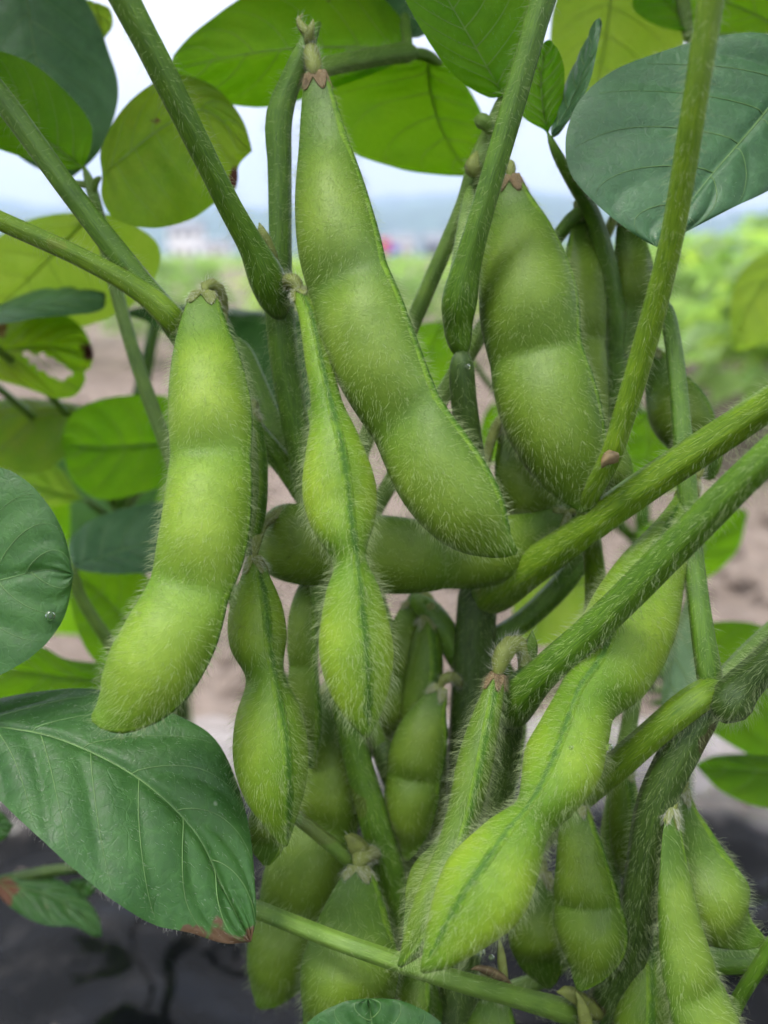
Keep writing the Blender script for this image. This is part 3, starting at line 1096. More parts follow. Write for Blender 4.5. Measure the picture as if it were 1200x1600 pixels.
def leaf_cloud(count, hgt, rad, size, rs):
    """leaflets held out round a low plant; each a small folded blade of 8 triangles"""
    V, F = [], []
    for k in range(count):
        hh = rs.uniform(0.25, 1.0)**0.7 * hgt
        an = rs.uniform(0, 2 * math.pi)
        rr = rad * math.sqrt(rs.random()) * (0.55 + 0.6 * math.sin(math.pi * min(1, hh / hgt * 0.9)))
        cpt = np.array((math.cos(an) * rr, math.sin(an) * rr, hh))
        out = np.array((math.cos(an + rs.normal() * 0.6), math.sin(an + rs.normal() * 0.6), rs.uniform(-0.55, 0.35)))
        out /= np.linalg.norm(out)
        sd_ = np.cross(out, (0, 0, 1.0) + rs.normal(size=3) * 0.35)
        sd_ /= np.linalg.norm(sd_)
        nr_ = np.cross(sd_, out)
        s = size * rs.uniform(0.6, 1.2)
        prof = [(0.0, 0.05), (0.28, 0.34), (0.62, 0.30), (1.0, 0.03)]
        base = len(V)
        for (a_, w_) in prof:
            m_ = cpt + out * s * a_ - nr_ * s * 0.18 * a_ * a_
            V.extend([m_ - sd_ * s * w_ + nr_ * s * w_ * 0.35, m_, m_ + sd_ * s * w_ + nr_ * s * w_ * 0.35])
        for i in range(3):
            for j in range(2):
                b0 = base + i * 3 + j
                F.append([b0, b0 + 1, b0 + 4, b0 + 3])
    return np.array(V), F


def stick(V, F, p0, p1, r0, r1, sides=6):
    p0, p1 = np.asarray(p0, float), np.asarray(p1, float)
    t = nrm(p1 - p0)
    a = nrm(np.cross(t, (0.3, 0.9, 0.1)))
    b = np.cross(t, a)
    base = len(V)
    for p, r in ((p0, r0), (p1, r1)):
        for k in range(sides):
            an = 2 * math.pi * k / sides
            V.append(p + r * (math.cos(an) * a + math.sin(an) * b))
    for k in range(sides):
        F.append([base + k, base + (k + 1) % sides, base + sides + (k + 1) % sides, base + sides + k])


protos = []
for k in range(4):
    rs = np.random.default_rng(50 + k)
    V, F = leaf_cloud(120, 0.40, 0.17, 0.085, rs)
    fol = bpy.data.meshes.new('foliage')
    fol.from_pydata(V.tolist(), [], F)
    fol.polygons.foreach_set('use_smooth', np.ones(len(F), bool))
    fol.materials.append(crop_mats[k % 2])
    SV, SF = [], []
    stick(SV, SF, (0, 0, -0.02), (0.01, 0.0, 0.36), 0.005, 0.002)
    for q in range(7):
        an = rs.uniform(0, 6.28)
        z0 = 0.05 + 0.04 * q
        stick(SV, SF, (0, 0, z0), (math.cos(an) * 0.13, math.sin(an) * 0.13, z0 + 0.12), 0.0025, 0.0012)
    stm = bpy.data.meshes.new('stem')
    stm.from_pydata([list(p) for p in SV], [], SF)
    stm.materials.append(M['stem'])
    protos.append((fol, stm))

places = ['beyond the soil path', 'in the row across the path']
spots_c = []
for k in range(9):
    spots_c.append((-1.55 + k * 0.42 + random.uniform(-0.06, 0.06), 3.0 + random.uniform(-0.08, 0.08), random.uniform(0.72, 0.92)))
for k in range(11):
    spots_c.append((-2.1 + k * 0.42 + random.uniform(-0.06, 0.06), 3.75 + random.uniform(-0.1, 0.1), random.uniform(0.8, 0.98)))
spots_c += [(0.66, 1.45, 0.92), (0.84, 1.60, 1.15), (0.72, 1.95, 1.0), (0.95, 2.2, 1.12), (0.80, 2.6, 1.0)]
for k, (x, y, sc) in enumerate(spots_c):
    near = y < 2.9
    row = 'in the first row across the path' if y < 3.4 else 'in the second row across the path'
    e = empty('crop_plant', (x, y, PATH_Z), 'bright green bushy crop plant on the near right side of the soil path' if near
              else 'blurred light green crop plant ' + row, 'plant', 'crop plants near the path edge' if near else 'crop plants ' + row)
    e.rotation_euler = (0, 0, random.uniform(0, 6.28))
    e.scale = (sc, sc, sc)
    fm, sm = protos[k % 4]
    for nm, me in (('foliage', fm), ('stem', sm)):
        ob = bpy.data.objects.new(nm, me)
        link(ob, e)
        if nm == 'foliage':
            ob['kind'] = 'stuff'

rs = np.random.default_rng(9)
V, F = [], []
off = 0
for row in range(34):
    y0 = 4.6 + row * 0.8 + (row**1.9) * 0.05
    half = 0.62 * y0 + 0.6
    cnt = int(150 + 10 * row)
    for k in range(cnt):
        x = rs.uniform(-half, half)
        y = y0 + rs.normal() * 0.16
        hgt = 0.30 + 0.10 * mnoise.noise(Vector((x * 1.2, y * 0.7, 0))) + 0.004 * row
        z = PATH_Z + hgt * (0.35 + 0.65 * rs.random()**0.6)
        s = 0.10 * rs.uniform(0.7, 1.4) * (1 + row * 0.05)
        an = rs.uniform(0, 6.28)
        o_ = np.array((math.cos(an), math.sin(an), rs.uniform(-0.4, 0.4)))
        sd_ = nrm(np.cross(o_, np.array((rs.normal() * 0.3, rs.normal() * 0.3, 1))))
        b0 = len(V)
        c0 = np.array((x, y, z))
        V.extend([c0, c0 + o_ * s * 0.45 + sd_ * s * 0.34, c0 + o_ * s, c0 + o_ * s * 0.45 - sd_ * s * 0.34])
        F.append([b0, b0 + 1, b0 + 2, b0 + 3])
rowsm = mesh_obj('crop_rows', np.array(V), F, crop_mats[0], kind='stuff')
tag(rowsm, 'far rows of low green crops reaching back to the hills', 'crop')

# ---- hills behind the valley
def hill(name, dist, hgt, seed, width, depth):
    nx, ny = 120, 14
    V = []
    for i in range(nx):
        x = -width + 2 * width * i / (nx - 1)
        ridge = hgt * (0.72 + 0.34 * fbm(x / 520 + seed, seed * 1.7, 0.0, 5))
        for j in range(ny):
            f = j / (ny - 1)
            z = ridge * math.sin(math.pi * min(1.0, f * 1.25) * 0.5)**1.2 if f < 0.8 else ridge * (1 - (f - 0.8) * 1.2)
            z += 3.5 * fbm(x / 60, f * 6 + seed, 2.0, 4) * min(1, f * 4)
            V.append((x, dist + depth * f, PATH_Z - 0.3 + z))
    return mesh_obj(name, V, grid_faces(nx, ny).tolist(), M['forest'], kind='structure')


M['forest'] = simple_material('forested_slope', (0.045, 0.085, 0.035), 0.9, 0, None, 0.5, 0.03, 0.1)
hill('hills', 1250, 105, 1.3, 2300, 420)
hill('hills', 1800, 170, 4.1, 2300, 420)

# ---- small far things at the foot of the hills
M['white_wall'] = simple_material('white_wall', (0.72, 0.71, 0.68), 0.7, 0, None, 0.08, 0.6)
M['grey_roof'] = simple_material('grey_roof', (0.16, 0.17, 0.19), 0.6, 0, None, 0.2, 0.8)
M['pane'] = simple_material('window_pane', (0.05, 0.06, 0.07), 0.1, 0, None, 0.1, 1.0)
M['door'] = simple_material('door_paint', (0.20, 0.12, 0.07), 0.5, 0, None, 0.2, 2.0)


def box(name, x0, x1, y0, y1, z0, z1, mat, parent):
    V = [(x, y, z) for x in (x0, x1) for y in (y0, y1) for z in (z0, z1)]
    F = [[0, 1, 3, 2], [4, 6, 7, 5], [0, 4, 5, 1], [2, 3, 7, 6], [0, 2, 6, 4], [1, 5, 7, 3]]
    return mesh_obj(name, np.array(V) + origin(parent), F, mat, parent, smooth=False)


def house(px, dist, w, h, d, roof_h, label, wall='white_wall'):
    x = (px - 600) / FPX * dist
    e = empty('farm_house', (x, dist, PATH_Z), label, 'house')
    box('wall', -w / 2, w / 2, 0, d, -0.5, h, M[wall], e)
    rv = [(-w / 2 - .3, -.4, h), (w / 2 + .3, -.4, h), (w / 2 + .3, d + .4, h), (-w / 2 - .3, d + .4, h), (-w / 2 - .3, d / 2, h + roof_h), (w / 2 + .3, d / 2, h + roof_h)]
    mesh_obj('roof', np.array(rv) + origin(e), [[0, 1, 5, 4], [2, 3, 4, 5], [1, 2, 5], [3, 0, 4], [3, 2, 1, 0]], M['grey_roof'], e, smooth=False)
    for k in range(3):
        xx = -w / 2 + w * (k + 0.5) / 3
        if k == 1:
            box('door', xx - .45, xx + .45, -0.05, 0.02, 0, 2.0, M['door'], e)
        else:
            box('window', xx - .5, xx + .5, -0.05, 0.02, 1.0, 2.1, M['pane'], e)
        if h > 4.5:
            box('window', xx - .5, xx + .5, -0.05, 0.02, h - 1.8, h - 0.7, M['pane'], e)
    return e


house(300, 190, 6.5, 6.2, 7, 1.6, 'tall pale far house seen below the yellowing leaf')
house(345, 205, 6.0, 3.4, 6, 1.0, 'low pale far house right of the tall pale house')
house(628, 180, 5.0, 3.6, 6, 1.4, 'small white far house just right of the pink and blue flag')
house(690, 200, 8.0, 3.4, 7, 2.2, 'far house with a broad dark roof in the gap beside the hairy stem', 'grey_roof')

# a two-coloured flag on a pole, far out in the field
M['pink_cloth'] = simple_material('pink_cloth', (0.75, 0.06, 0.20), 0.7, 0.3, (0.8, 0.1, 0.25), 0.1, 4)
M['blue_cloth'] = simple_material('blue_cloth', (0.10, 0.14, 0.65), 0.7, 0.3, (0.1, 0.2, 0.7), 0.1, 4)
M['pole'] = simple_material('pole_paint', (0.5, 0.5, 0.5), 0.5, 0, None, 0.1, 4)
FD = 62.0
fl = empty('field_flag', ((590 - 600) / FPX * FD, FD, PATH_Z), 'small pink and blue flag on a pole far across the field', 'flag')
SV, SF = [], []
stick(SV, SF, np.array((0, 0, -0.1)) + origin(fl), np.array((0, 0, 1.6)) + origin(fl), 0.03, 0.025, 8)
mesh_obj('pole', SV, SF, M['pole'], fl)
for nm, x0, x1, z0, z1, mt in (('pink_panel', 0.02, 0.85, 0.62, 1.55, 'pink_cloth'), ('blue_panel', 0.86, 1.45, 0.30, 1.10, 'blue_cloth')):
    gx, gz = np.meshgrid(np.linspace(x0, x1, 14), np.linspace(z0, z1, 10), indexing='ij')
    gy = 0.09 * np.sin(gx * 7 + gz * 1.5) * gx
    ob = mesh_obj(nm, np.stack([gx, gy, gz], -1).reshape(-1, 3) + origin(fl), grid_faces(14, 10).tolist(), M[mt], fl)
    ob.modifiers.new('thickness', 'SOLIDIFY').thickness = 0.01

# ---- the air of the valley
hm, hn, hl = new_mat('haze_air')
ho = hn.new('ShaderNodeOutputMaterial')
hv = hn.new('ShaderNodeVolumePrincipled')
hv.inputs['Color'].default_value = (0.58, 0.73, 1.0, 1)
hv.inputs['Density'].default_value = 0.00042
hv.inputs['Anisotropy'].default_value = 0.2
hl.new(hv.outputs[0], ho.inputs['Volume'])
HB = [(x, y, z) for x in (-2600, 2600) for y in (-1500, 2400) for z in (-3.0, 215)]
haze = mesh_obj('haze', HB, [[0, 1, 3, 2], [4, 6, 7, 5], [0, 4, 5, 1], [2, 3, 7, 6], [0, 2, 6, 4], [1, 5, 7, 3]], hm, smooth=False, kind='stuff')
tag(haze, 'pale blue haze lying over the valley and the hills', 'haze')

# ================================================================== THE PLANTS
FOOT = np.array((0.0125, 0.128, 0.0))
plant = empty('soybean_plant', tuple(FOOT), 'hairy green soybean plant hung with plump pods, standing in front of everything', 'plant')

# ---- stems and branches
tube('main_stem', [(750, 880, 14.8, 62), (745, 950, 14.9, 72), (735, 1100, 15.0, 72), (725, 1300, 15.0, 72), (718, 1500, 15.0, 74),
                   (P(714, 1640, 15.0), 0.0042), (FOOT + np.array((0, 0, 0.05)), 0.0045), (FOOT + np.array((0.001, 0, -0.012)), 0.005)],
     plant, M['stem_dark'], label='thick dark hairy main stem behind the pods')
# branch on the left carrying the long middle pod
tube('branch', [(500, 35, 13.0, 16), (484, 62, 12.9, 30), (455, 125, 13.0, 38), (436, 185, 13.1, 46), (437, 260, 13.2, 42), (438, 400, 13.3, 42), (436, 470, 13.4, 52), (449, 590, 13.6, 52),
                (478, 750, 13.8, 46), (500, 900, 14.0, 42), (528, 1060, 14.1, 44), (562, 1200, 14.2, 50), (596, 1320, 14.3, 56), (640, 1480, 14.7, 50), (690, 1640, 15.0, 50),
                (FOOT + np.array((-0.004, 0, 0.06)), 0.003)], plant, M['stem'], hair=1.1, lay=0.35)
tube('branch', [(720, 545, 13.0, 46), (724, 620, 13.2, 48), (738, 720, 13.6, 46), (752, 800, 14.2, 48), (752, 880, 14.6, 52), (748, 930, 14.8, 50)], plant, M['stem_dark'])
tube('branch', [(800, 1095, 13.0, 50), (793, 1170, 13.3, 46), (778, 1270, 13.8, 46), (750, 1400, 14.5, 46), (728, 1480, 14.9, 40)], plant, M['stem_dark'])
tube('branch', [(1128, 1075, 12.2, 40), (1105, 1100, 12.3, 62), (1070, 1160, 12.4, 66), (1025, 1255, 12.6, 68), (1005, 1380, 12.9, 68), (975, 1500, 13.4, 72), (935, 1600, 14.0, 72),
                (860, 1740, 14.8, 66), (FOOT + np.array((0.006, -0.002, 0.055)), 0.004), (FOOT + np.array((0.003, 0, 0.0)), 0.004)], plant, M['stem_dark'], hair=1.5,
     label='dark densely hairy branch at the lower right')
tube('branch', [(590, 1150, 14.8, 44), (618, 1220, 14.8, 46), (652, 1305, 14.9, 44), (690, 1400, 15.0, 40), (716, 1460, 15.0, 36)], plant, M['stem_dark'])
tube('branch', [(640, 930, 15.2, 40), (680, 965, 15.1, 46), (708, 1010, 15.1, 46), (730, 1060, 15.1, 40)], plant, M['stem'])
# ---- petioles
tube('petiole', [(120, -150, 10.2, 56), (185, -20, 10.6, 54), (245, 95, 11.0, 50), (305, 215, 11.5, 46), (360, 325, 12.1, 44), (395, 388, 12.5, 50), (417, 435, 12.8, 66),
                 (430, 470, 13.1, 58), (440, 500, 13.3, 40)], plant, M['stem'], hair=0.75, label='thick petiole slanting down from the top edge to the joint beside the long middle pod')
tube('petiole', [(-120, 0, 11.6, 42), (0, 150, 12.1, 41), (110, 300, 12.4, 40), (215, 435, 12.7, 44), (278, 512, 12.9, 50), (330, 590, 13.3, 48), (395, 670, 13.7, 40), (450, 735, 14.0, 40), (490, 800, 14.1, 36)],
     plant, M['stem'], hair=0.7)
tube('petiole', [(-120, 290, 11.4, 36), (0, 345, 11.9, 35), (130, 404, 12.3, 35), (220, 455, 12.55, 40), (268, 497, 12.75, 50), (290, 530, 13.0, 40)], plant, M['stem_yellow'], hair=0.9)
tube('petiole', [(372, 530, 14.5, 34), (405, 610, 14.4, 38), (440, 690, 14.2, 38), (470, 745, 14.0, 36)], plant, M['stem'], hair=1.0)
tube('petiole', [(905, -150, 11.4, 52), (852, -10, 11.6, 46), (803, 160, 11.9, 43), (752, 335, 12.3, 44), (728, 420, 12.6, 52), (718, 470, 12.8, 64), (716, 515, 13.0, 50), (722, 560, 13.1, 44)],
     plant, M['stem'], hair=1.1, label='hairy petiole rising to the top edge beside the broad right pod')
tube('petiole', [(790, 140, 13.6, 20), (768, 200, 13.7, 26), (748, 255, 13.8, 40), (720, 330, 14.0, 28), (645, 505, 14.4, 30), (590, 640, 14.7, 30), (545, 770, 14.9, 30), (530, 900, 14.9, 30), (560, 1080, 14.8, 34), (600, 1180, 14.8, 34)],
     plant, M['stem_pale'], hair=0.7)
tube('petiole', [(775, 480, 14.6, 30), (700, 605, 14.8, 32), (600, 772, 15.0, 30), (545, 880, 15.1, 30), (520, 960, 15.0, 28)], plant, M['stem_pale'], hair=0.7)
tube('petiole', [(735, 290, 13.7, 20), (728, 350, 13.5, 30), (716, 440, 13.2, 34), (714, 520, 13.15, 34)], plant, M['stem_pale'], hair=1.3)
tube('petiole', [(1140, -180, 8.9, 46), (1112, -10, 9.4, 46), (1085, 165, 9.9, 44), (1050, 370, 10.7, 42), (1010, 530, 11.4, 42), (975, 650, 11.9, 40), (954, 714, 12.2, 38), (916, 792, 13.0, 34),
                 (925, 850, 14.1, 36), (930, 950, 14.7, 38), (900, 1100, 15.3, 38), (800, 1300, 15.2, 38), (735, 1390, 15.1, 34)], plant, M['stem_yellow'], hair=1.0,
     label='long petiole in front of the dark right leaf, blurred towards the top')
tube('petiole', [(1360, 520, 10.0, 58), (1200, 632, 11.2, 60), (1000, 765, 12.5, 60), (880, 852, 13.4, 60), (815, 897, 14.0, 68), (772, 925, 14.6, 74), (745, 945, 15.0, 50)], plant, M['stem_yellow'],
     hair=1.0, label='upper of two thick petioles crossing at the right edge')
tube('petiole', [(1380, 560, 9.2, 60), (1200, 712, 9.9, 60), (1080, 830, 10.6, 60), (950, 960, 11.5, 58), (850, 1050, 12.2, 58), (815, 1085, 12.6, 72), (800, 1112, 12.9, 64), (795, 1135, 13.1, 44)], plant,
     M['stem'], hair=1.2, label='lower of two thick petioles crossing at the right edge')
tube('petiole', [(1040, 470, 13.8, 26), (1055, 560, 13.5, 30), (1068, 700, 13.2, 34), (1082, 860, 12.8, 36), (1098, 990, 12.4, 40), (1110, 1068, 12.3, 44), (1110, 1095, 12.4, 36)], plant, M['stem'], hair=0.9)
tube('petiole', [(1132, 1066, 12.45, 30), (1108, 1080, 12.2, 50), (1080, 1098, 12.1, 54), (1040, 1130, 12.2, 52), (965, 1195, 12.7, 52), (900, 1250, 13.5, 50), (830, 1320, 14.4, 50), (745, 1420, 15.0, 44)], plant, M['stem_yellow'], hair=1.0)
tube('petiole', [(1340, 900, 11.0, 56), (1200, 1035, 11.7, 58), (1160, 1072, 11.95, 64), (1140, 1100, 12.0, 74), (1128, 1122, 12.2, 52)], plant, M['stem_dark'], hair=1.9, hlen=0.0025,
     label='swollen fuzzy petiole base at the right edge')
tube('petiole', [(1260, 940, 14.0, 22), (1200, 985, 13.8, 24), (1140, 1045, 13.2, 26), (1110, 1085, 12.7, 26)], plant, M['stem_pale'], hair=0.5)
tube('petiole', [(330, 1400, 13.8, 26), (400, 1421, 13.2, 30), (480, 1452, 12.7, 31), (560, 1482, 12.3, 32), (700, 1528, 12.4, 34), (800, 1556, 12.9, 36), (890, 1582, 13.5, 40), (935, 1600, 13.9, 44)], plant, M['stem_pale'],
     hair=0.45, label='smooth pale petiole running across the bottom in front of the pods')
tube('petiole', [(440, 1262, 13.6, 22), (475, 1285, 13.6, 24), (530, 1330, 13.7, 26), (560, 1348, 13.9, 30), (592, 1335, 14.2, 34)], plant, M['stem_pale'], hair=0.5)
tube('petiole', [(965, 1210, 14.6, 22), (955, 1290, 14.6, 24), (960, 1380, 14.4, 24), (968, 1480, 13.7, 24)], plant, M['stem'], hair=0.8)
tube('petiole', [(1230, 1440, 12.6, 26), (1180, 1520, 12.9, 26), (1150, 1570, 13.2, 26), (1100, 1690, 13.8, 28), (960, 1760, 14.3, 28), (880, 1740, 14.7, 26)], plant, M['stem'], hair=0.4)
tube('petiole', [(1250, 1500, 14.0, 40), (1160, 1500, 14.1, 46), (1080, 1505, 14.0, 46), (1000, 1520, 13.7, 40)], plant, M['stem'], hair=0.3)
tube('petiole', [(1005, 960, 15.2, 26), (985, 1120, 15.3, 30), (960, 1250, 15.2, 30), (930, 1400, 15.1, 30), (860, 1520, 15.0, 30), (740, 1560, 15.0, 26)], plant, M['stem_pale'], hair=0.5)
# stalk at the top carrying the two big backlit leaves
tube('petiole', [(462, 135, 13.3, 24), (500, 108, 13.7, 32), (560, 94, 14.3, 34), (620, 84, 14.8, 34), (640, 82, 15.0, 36), (655, 84, 15.1, 24)], plant, M['stem_pale'], hair=1.6, hlen=0.0016,
     label='short fuzzy pale petiole behind the top of the long middle pod')
tube('petiole', [(640, 84, 15.0, 22), (665, 86, 15.2, 20), (690, 100, 15.5, 18)], plant, M['stem_pale'], hair=0.6)
tube('petiole', [(640, 86, 15.0, 20), (634, 50, 15.2, 20), (632, 20, 15.6, 18)], plant, M['stem_pale'], hair=0.6)
# stalk of the folded leaflets, between the two slim right pods
tube('petiole', [(856, 208, 13.5, 14), (870, 240, 13.6, 18), (893, 280, 13.8, 24), (925, 335, 14.2, 30), (948, 420, 14.5, 38), (962, 520, 14.8, 40), (962, 620, 15.0, 42), (945, 740, 15.2, 42), (900, 880, 15.3, 42), (830, 960, 15.1, 40), (755, 1010, 15.0, 40)],
     plant, M['stem'], hair=0.8)
tube('petiole', [(845, 405, 14.6, 22), (870, 372, 14.5, 25), (905, 332, 14.3, 26), (925, 335, 14.3, 22)], plant, M['stem'], hair=0.4)
# stalk of the three leaflets at upper left
tube('petiole', [(130, 258, 15.2, 14), (140, 285, 15.3, 20), (150, 320, 15.4, 22), (178, 440, 15.6, 23), (215, 570, 15.7, 25), (258, 690, 15.8, 26), (320, 840, 15.9, 28), (430, 1050, 15.9, 30), (560, 1250, 15.6, 34), (700, 1440, 15.1, 36)],
     plant, M['stem_pale'], hair=0.35, label='thin pale petiole of the yellowing leaf at the upper left')
tube('petiole', [(108, 286, 15.4, 10), (128, 288, 15.35, 13), (142, 290, 15.3, 13)], plant, M['stem_pale'], hair=0.3)
tube('petiole', [(158, 276, 15.1, 9), (150, 284, 15.2, 12), (146, 300, 15.3, 14)], plant, M['stem_pale'], hair=0.3)

# bud stubs and stipules
def stub(pts, mat, hair=1.2, hm='hair_white', name='bud', label=None):
    return tube(name, pts, plant, M[mat], sides=12, ridges=4, ridge=0.12, hair=hair, hlen=0.0013, hmat=hm, label=label)


stub([(432, 428, 12.9, 16), (424, 405, 12.8, 28), (414, 380, 12.7, 30), (408, 358, 12.6, 18), (405, 348, 12.6, 6)], 'calyx', 0.6, label='small dry brown bud in the angle of the joint')
stub([(492, 62, 12.8, 18), (474, 45, 12.8, 16), (466, 30, 12.8, 10), (474, 22, 12.8, 4)], 'calyx', 2.5)
stub([(478, 70, 12.8, 16), (486, 45, 12.7, 13), (490, 30, 12.7, 5)], 'calyx', 2.5)
stub([(822, 1040, 12.6, 26), (830, 1010, 12.4, 24), (832, 985, 12.3, 6)], 'stem_pale', 1.2)
stub([(575, 1345, 13.9, 34), (560, 1325, 13.7, 34), (545, 1308, 13.6, 22), (538, 1306, 13.6, 8)], 'calyx', 0.4, label='pale stub of a fallen flower at the low branch joint')
stub([(940, 1590, 13.6, 30), (905, 1560, 13.3, 26), (880, 1548, 13.2, 22), (870, 1550, 13.2, 8)], 'calyx', 0.4)
stub([(912, 1640, 13.4, 24), (915, 1600, 13.2, 26), (908, 1565, 13.1, 20), (900, 1550, 13.1, 8)], 'calyx', 0.4)
stub([(790, 1550, 13.2, 14), (785, 1510, 13.2, 17), (782, 1480, 13.2, 12), (780, 1466, 13.2, 4)], 'calyx', 0.3)
stub([(800, 1540, 13.2, 14), (770, 1520, 13.0, 16), (742, 1512, 12.9, 10), (735, 1515, 12.9, 4)], 'calyx_brown', 0.3)
stub([(748, 275, 13.6, 22), (738, 262, 13.5, 26), (742, 245, 13.5, 16), (746, 235, 13.5, 5)], 'calyx', 0.8)
stub([(965, 722, 12.05, 10), (955, 714, 11.95, 26), (945, 722, 11.95, 16), (940, 732, 12.0, 4)], 'calyx_brown', 0.3, name='scar')
tube('bud', [(770, 215, 13.5, 8), (758, 192, 13.4, 26), (745, 187, 13.4, 24), (740, 186, 13.4, 6)], plant, M['stem_pale'], hair=0.2)

# ---- pods, front ones first
pod([(318, 455, 12.5, 17), (317, 478, 12.4, 28), (318, 530, 12.3, 47), (325, 610, 12.1, 61), (328, 690, 11.9, 65), (324, 770, 11.7, 67), (313, 850, 11.5, 69), (293, 925, 11.35, 68), (262, 1000, 11.2, 72),
     (225, 1060, 11.1, 70), (185, 1102, 11.0, 50), (158, 1118, 11.0, 24), (143, 1122, 11.0, 5)], plant, (0.25, 0.53, 0.82), roll=(8, 12, 14), mat='pod_light', hair=1.15,
    label='long plump three-seeded pod hanging frontmost at the left, its tip on the leaf',
    stalk=[(319, 462, 12.5, 22), (322, 444, 12.55, 24), (338, 446, 12.65, 22), (348, 470, 12.8, 20), (345, 510, 12.95, 20), (325, 560, 13.2, 22)])
pod([(492, 112, 12.75, 16), (495, 145, 12.7, 25), (502, 210, 12.6, 40), (513, 300, 12.4, 56), (530, 395, 12.2, 69), (558, 490, 12.0, 74), (600, 590, 11.8, 74), (650, 685, 11.6, 73), (700, 765, 11.5, 72), (748, 822, 11.4, 56),
     (785, 852, 11.35, 26), (808, 863, 11.3, 4)], plant, (0.30, 0.56, 0.85), roll=(14, 24, 28, 22), hair=1.15, brown=True,
    label='longest pod, hanging aslant in the middle from a brown calyx at the top',
    stalk=[(493, 122, 12.75, 24), (488, 95, 12.8, 30), (484, 75, 12.85, 26), (478, 85, 12.9, 22)])
pod([(468, 452, 12.55, 14), (483, 490, 12.3, 17), (497, 560, 12.0, 21), (511, 635, 11.8, 25), (521, 690, 11.65, 41), (528, 745, 11.55, 55), (533, 785, 11.5, 57), (538, 828, 11.4, 46), (546, 876, 11.35, 24), (551, 925, 11.25, 42),
     (556, 1010, 11.2, 58), (562, 1070, 11.15, 49), (569, 1120, 11.1, 28), (573, 1152, 11.1, 4)], plant, (0.45, 0.8), roll=(82, 76, 74), mat='pod_lime', edge_on=True, hair=1.35, hlen=0.0026,
    label='bright pod seen edge-on in the centre, dark seam down its middle between two round seeds',
    stalk=[(470, 460, 12.5, 26), (460, 440, 12.6, 26), (448, 440, 12.8, 26), (440, 462, 13.1, 26)])
pod([(398, 868, 12.6, 9), (399, 900, 12.55, 22), (400, 950, 12.5, 42), (404, 1003, 12.4, 45), (414, 1056, 12.35, 28), (420, 1112, 12.3, 50), (424, 1180, 12.25, 58), (430, 1240, 12.2, 47), (440, 1295, 12.2, 20), (446, 1322, 12.2, 4)],
    plant, (0.3, 0.68), roll=(70, 66), edge_on=True, hair=1.2, mat='pod_lime', label='two-seeded pod seen edge-on below the left front pod',
    stalk=[(398, 875, 12.6, 14), (400, 850, 12.8, 18), (412, 820, 13.3, 18), (450, 790, 13.8, 18)])
pod([(888, 800, 14.2, 9), (868, 815, 14.1, 24), (835, 836, 14.0, 40), (775, 858, 13.9, 52), (700, 868, 13.8, 55), (615, 866, 13.8, 60), (530, 856, 13.8, 60), (460, 848, 13.8, 60), (420, 842, 13.9, 50), (402, 838, 13.9, 30), (394, 836, 13.9, 5)],
    plant, (0.28, 0.56, 0.86), roll=(-12, -8), hair=0.9, label='pod lying level like a crescent behind the centre pods',
    stalk=[(886, 801, 14.2, 16), (905, 796, 14.3, 20), (925, 800, 14.5, 20), (930, 830, 14.4, 22)])
pod([(798, 272, 13.3, 12), (800, 300, 13.3, 24), (808, 360, 13.2, 52), (820, 450, 13.1, 73), (830, 530, 13.0, 79), (848, 610, 12.95, 78), (876, 690, 12.9, 70), (900, 750, 12.85, 52), (912, 785, 12.85, 26), (915, 802, 12.85, 4)],
    plant, (0.33, 0.74), roll=(4, 8, 14), hair=1.1, brown=True, label='broad two-seeded pod right of the hairy petiole, upper centre right',
    stalk=[(798, 280, 13.3, 22), (795, 258, 13.4, 22), (780, 262, 13.6, 20), (755, 268, 13.75, 22)])
pod([(1082, 748, 13.2, 12), (1066, 800, 13.1, 24), (1045, 850, 13.0, 40), (1015, 905, 12.9, 56), (988, 968, 12.6, 70), (950, 1045, 12.2, 66), (918, 1095, 11.95, 46), (898, 1145, 11.7, 54), (878, 1195, 11.5, 62), (855, 1245, 11.3, 46),
     (833, 1280, 11.2, 32), (800, 1322, 11.0, 52), (758, 1385, 10.85, 70), (718, 1442, 10.7, 54), (684, 1490, 10.6, 28), (660, 1518, 10.6, 4)], plant, (0.3, 0.55, 0.82), roll=(112, 104, 106, 108), edge_on=True, mat='pod_lime',
    hair=1.2, hlen=0.0022, across=1.05, suture_px=10, label='large bright three-seeded pod slanting down to the lower centre, seam turned to the front',
    stalk=[(1082, 758, 13.2, 26), (1088, 730, 13.25, 28), (1088, 700, 13.3, 24), (1076, 690, 13.3, 22)])
pod([(778, 1052, 12.3, 11), (770, 1085, 12.2, 17), (755, 1140, 12.1, 24), (740, 1205, 11.95, 29), (725, 1270, 11.85, 27), (703, 1340, 11.7, 26), (676, 1415, 11.5, 30), (648, 1475, 11.4, 20), (624, 1510, 11.4, 4)], plant,
    (0.35, 0.75), roll=(80, 70, 60), edge_on=True, hair=1.9, hlen=0.0026, hmat='hair', brown=True, label='slim very hairy young pod left of the large bright pod',
    stalk=[(776, 1062, 12.3, 26), (782, 1030, 12.3, 36), (800, 1005, 12.35, 34), (818, 1015, 12.45, 30), (820, 1060, 12.6, 28), (808, 1105, 12.9, 26)])
pod([(712, 1290, 13.0, 8), (700, 1320, 12.9, 26), (676, 1375, 12.7, 40), (660, 1430, 12.6, 36), (644, 1475, 12.5, 22), (632, 1505, 12.5, 4)], plant, (0.45,), roll=(30,), hair=1.2, label='small pod just behind the slim hairy young pod',
    stalk=[(711, 1293, 13.0, 14), (722, 1270, 13.4, 16), (735, 1262, 14.0, 16), (735, 1280, 14.7, 16)])
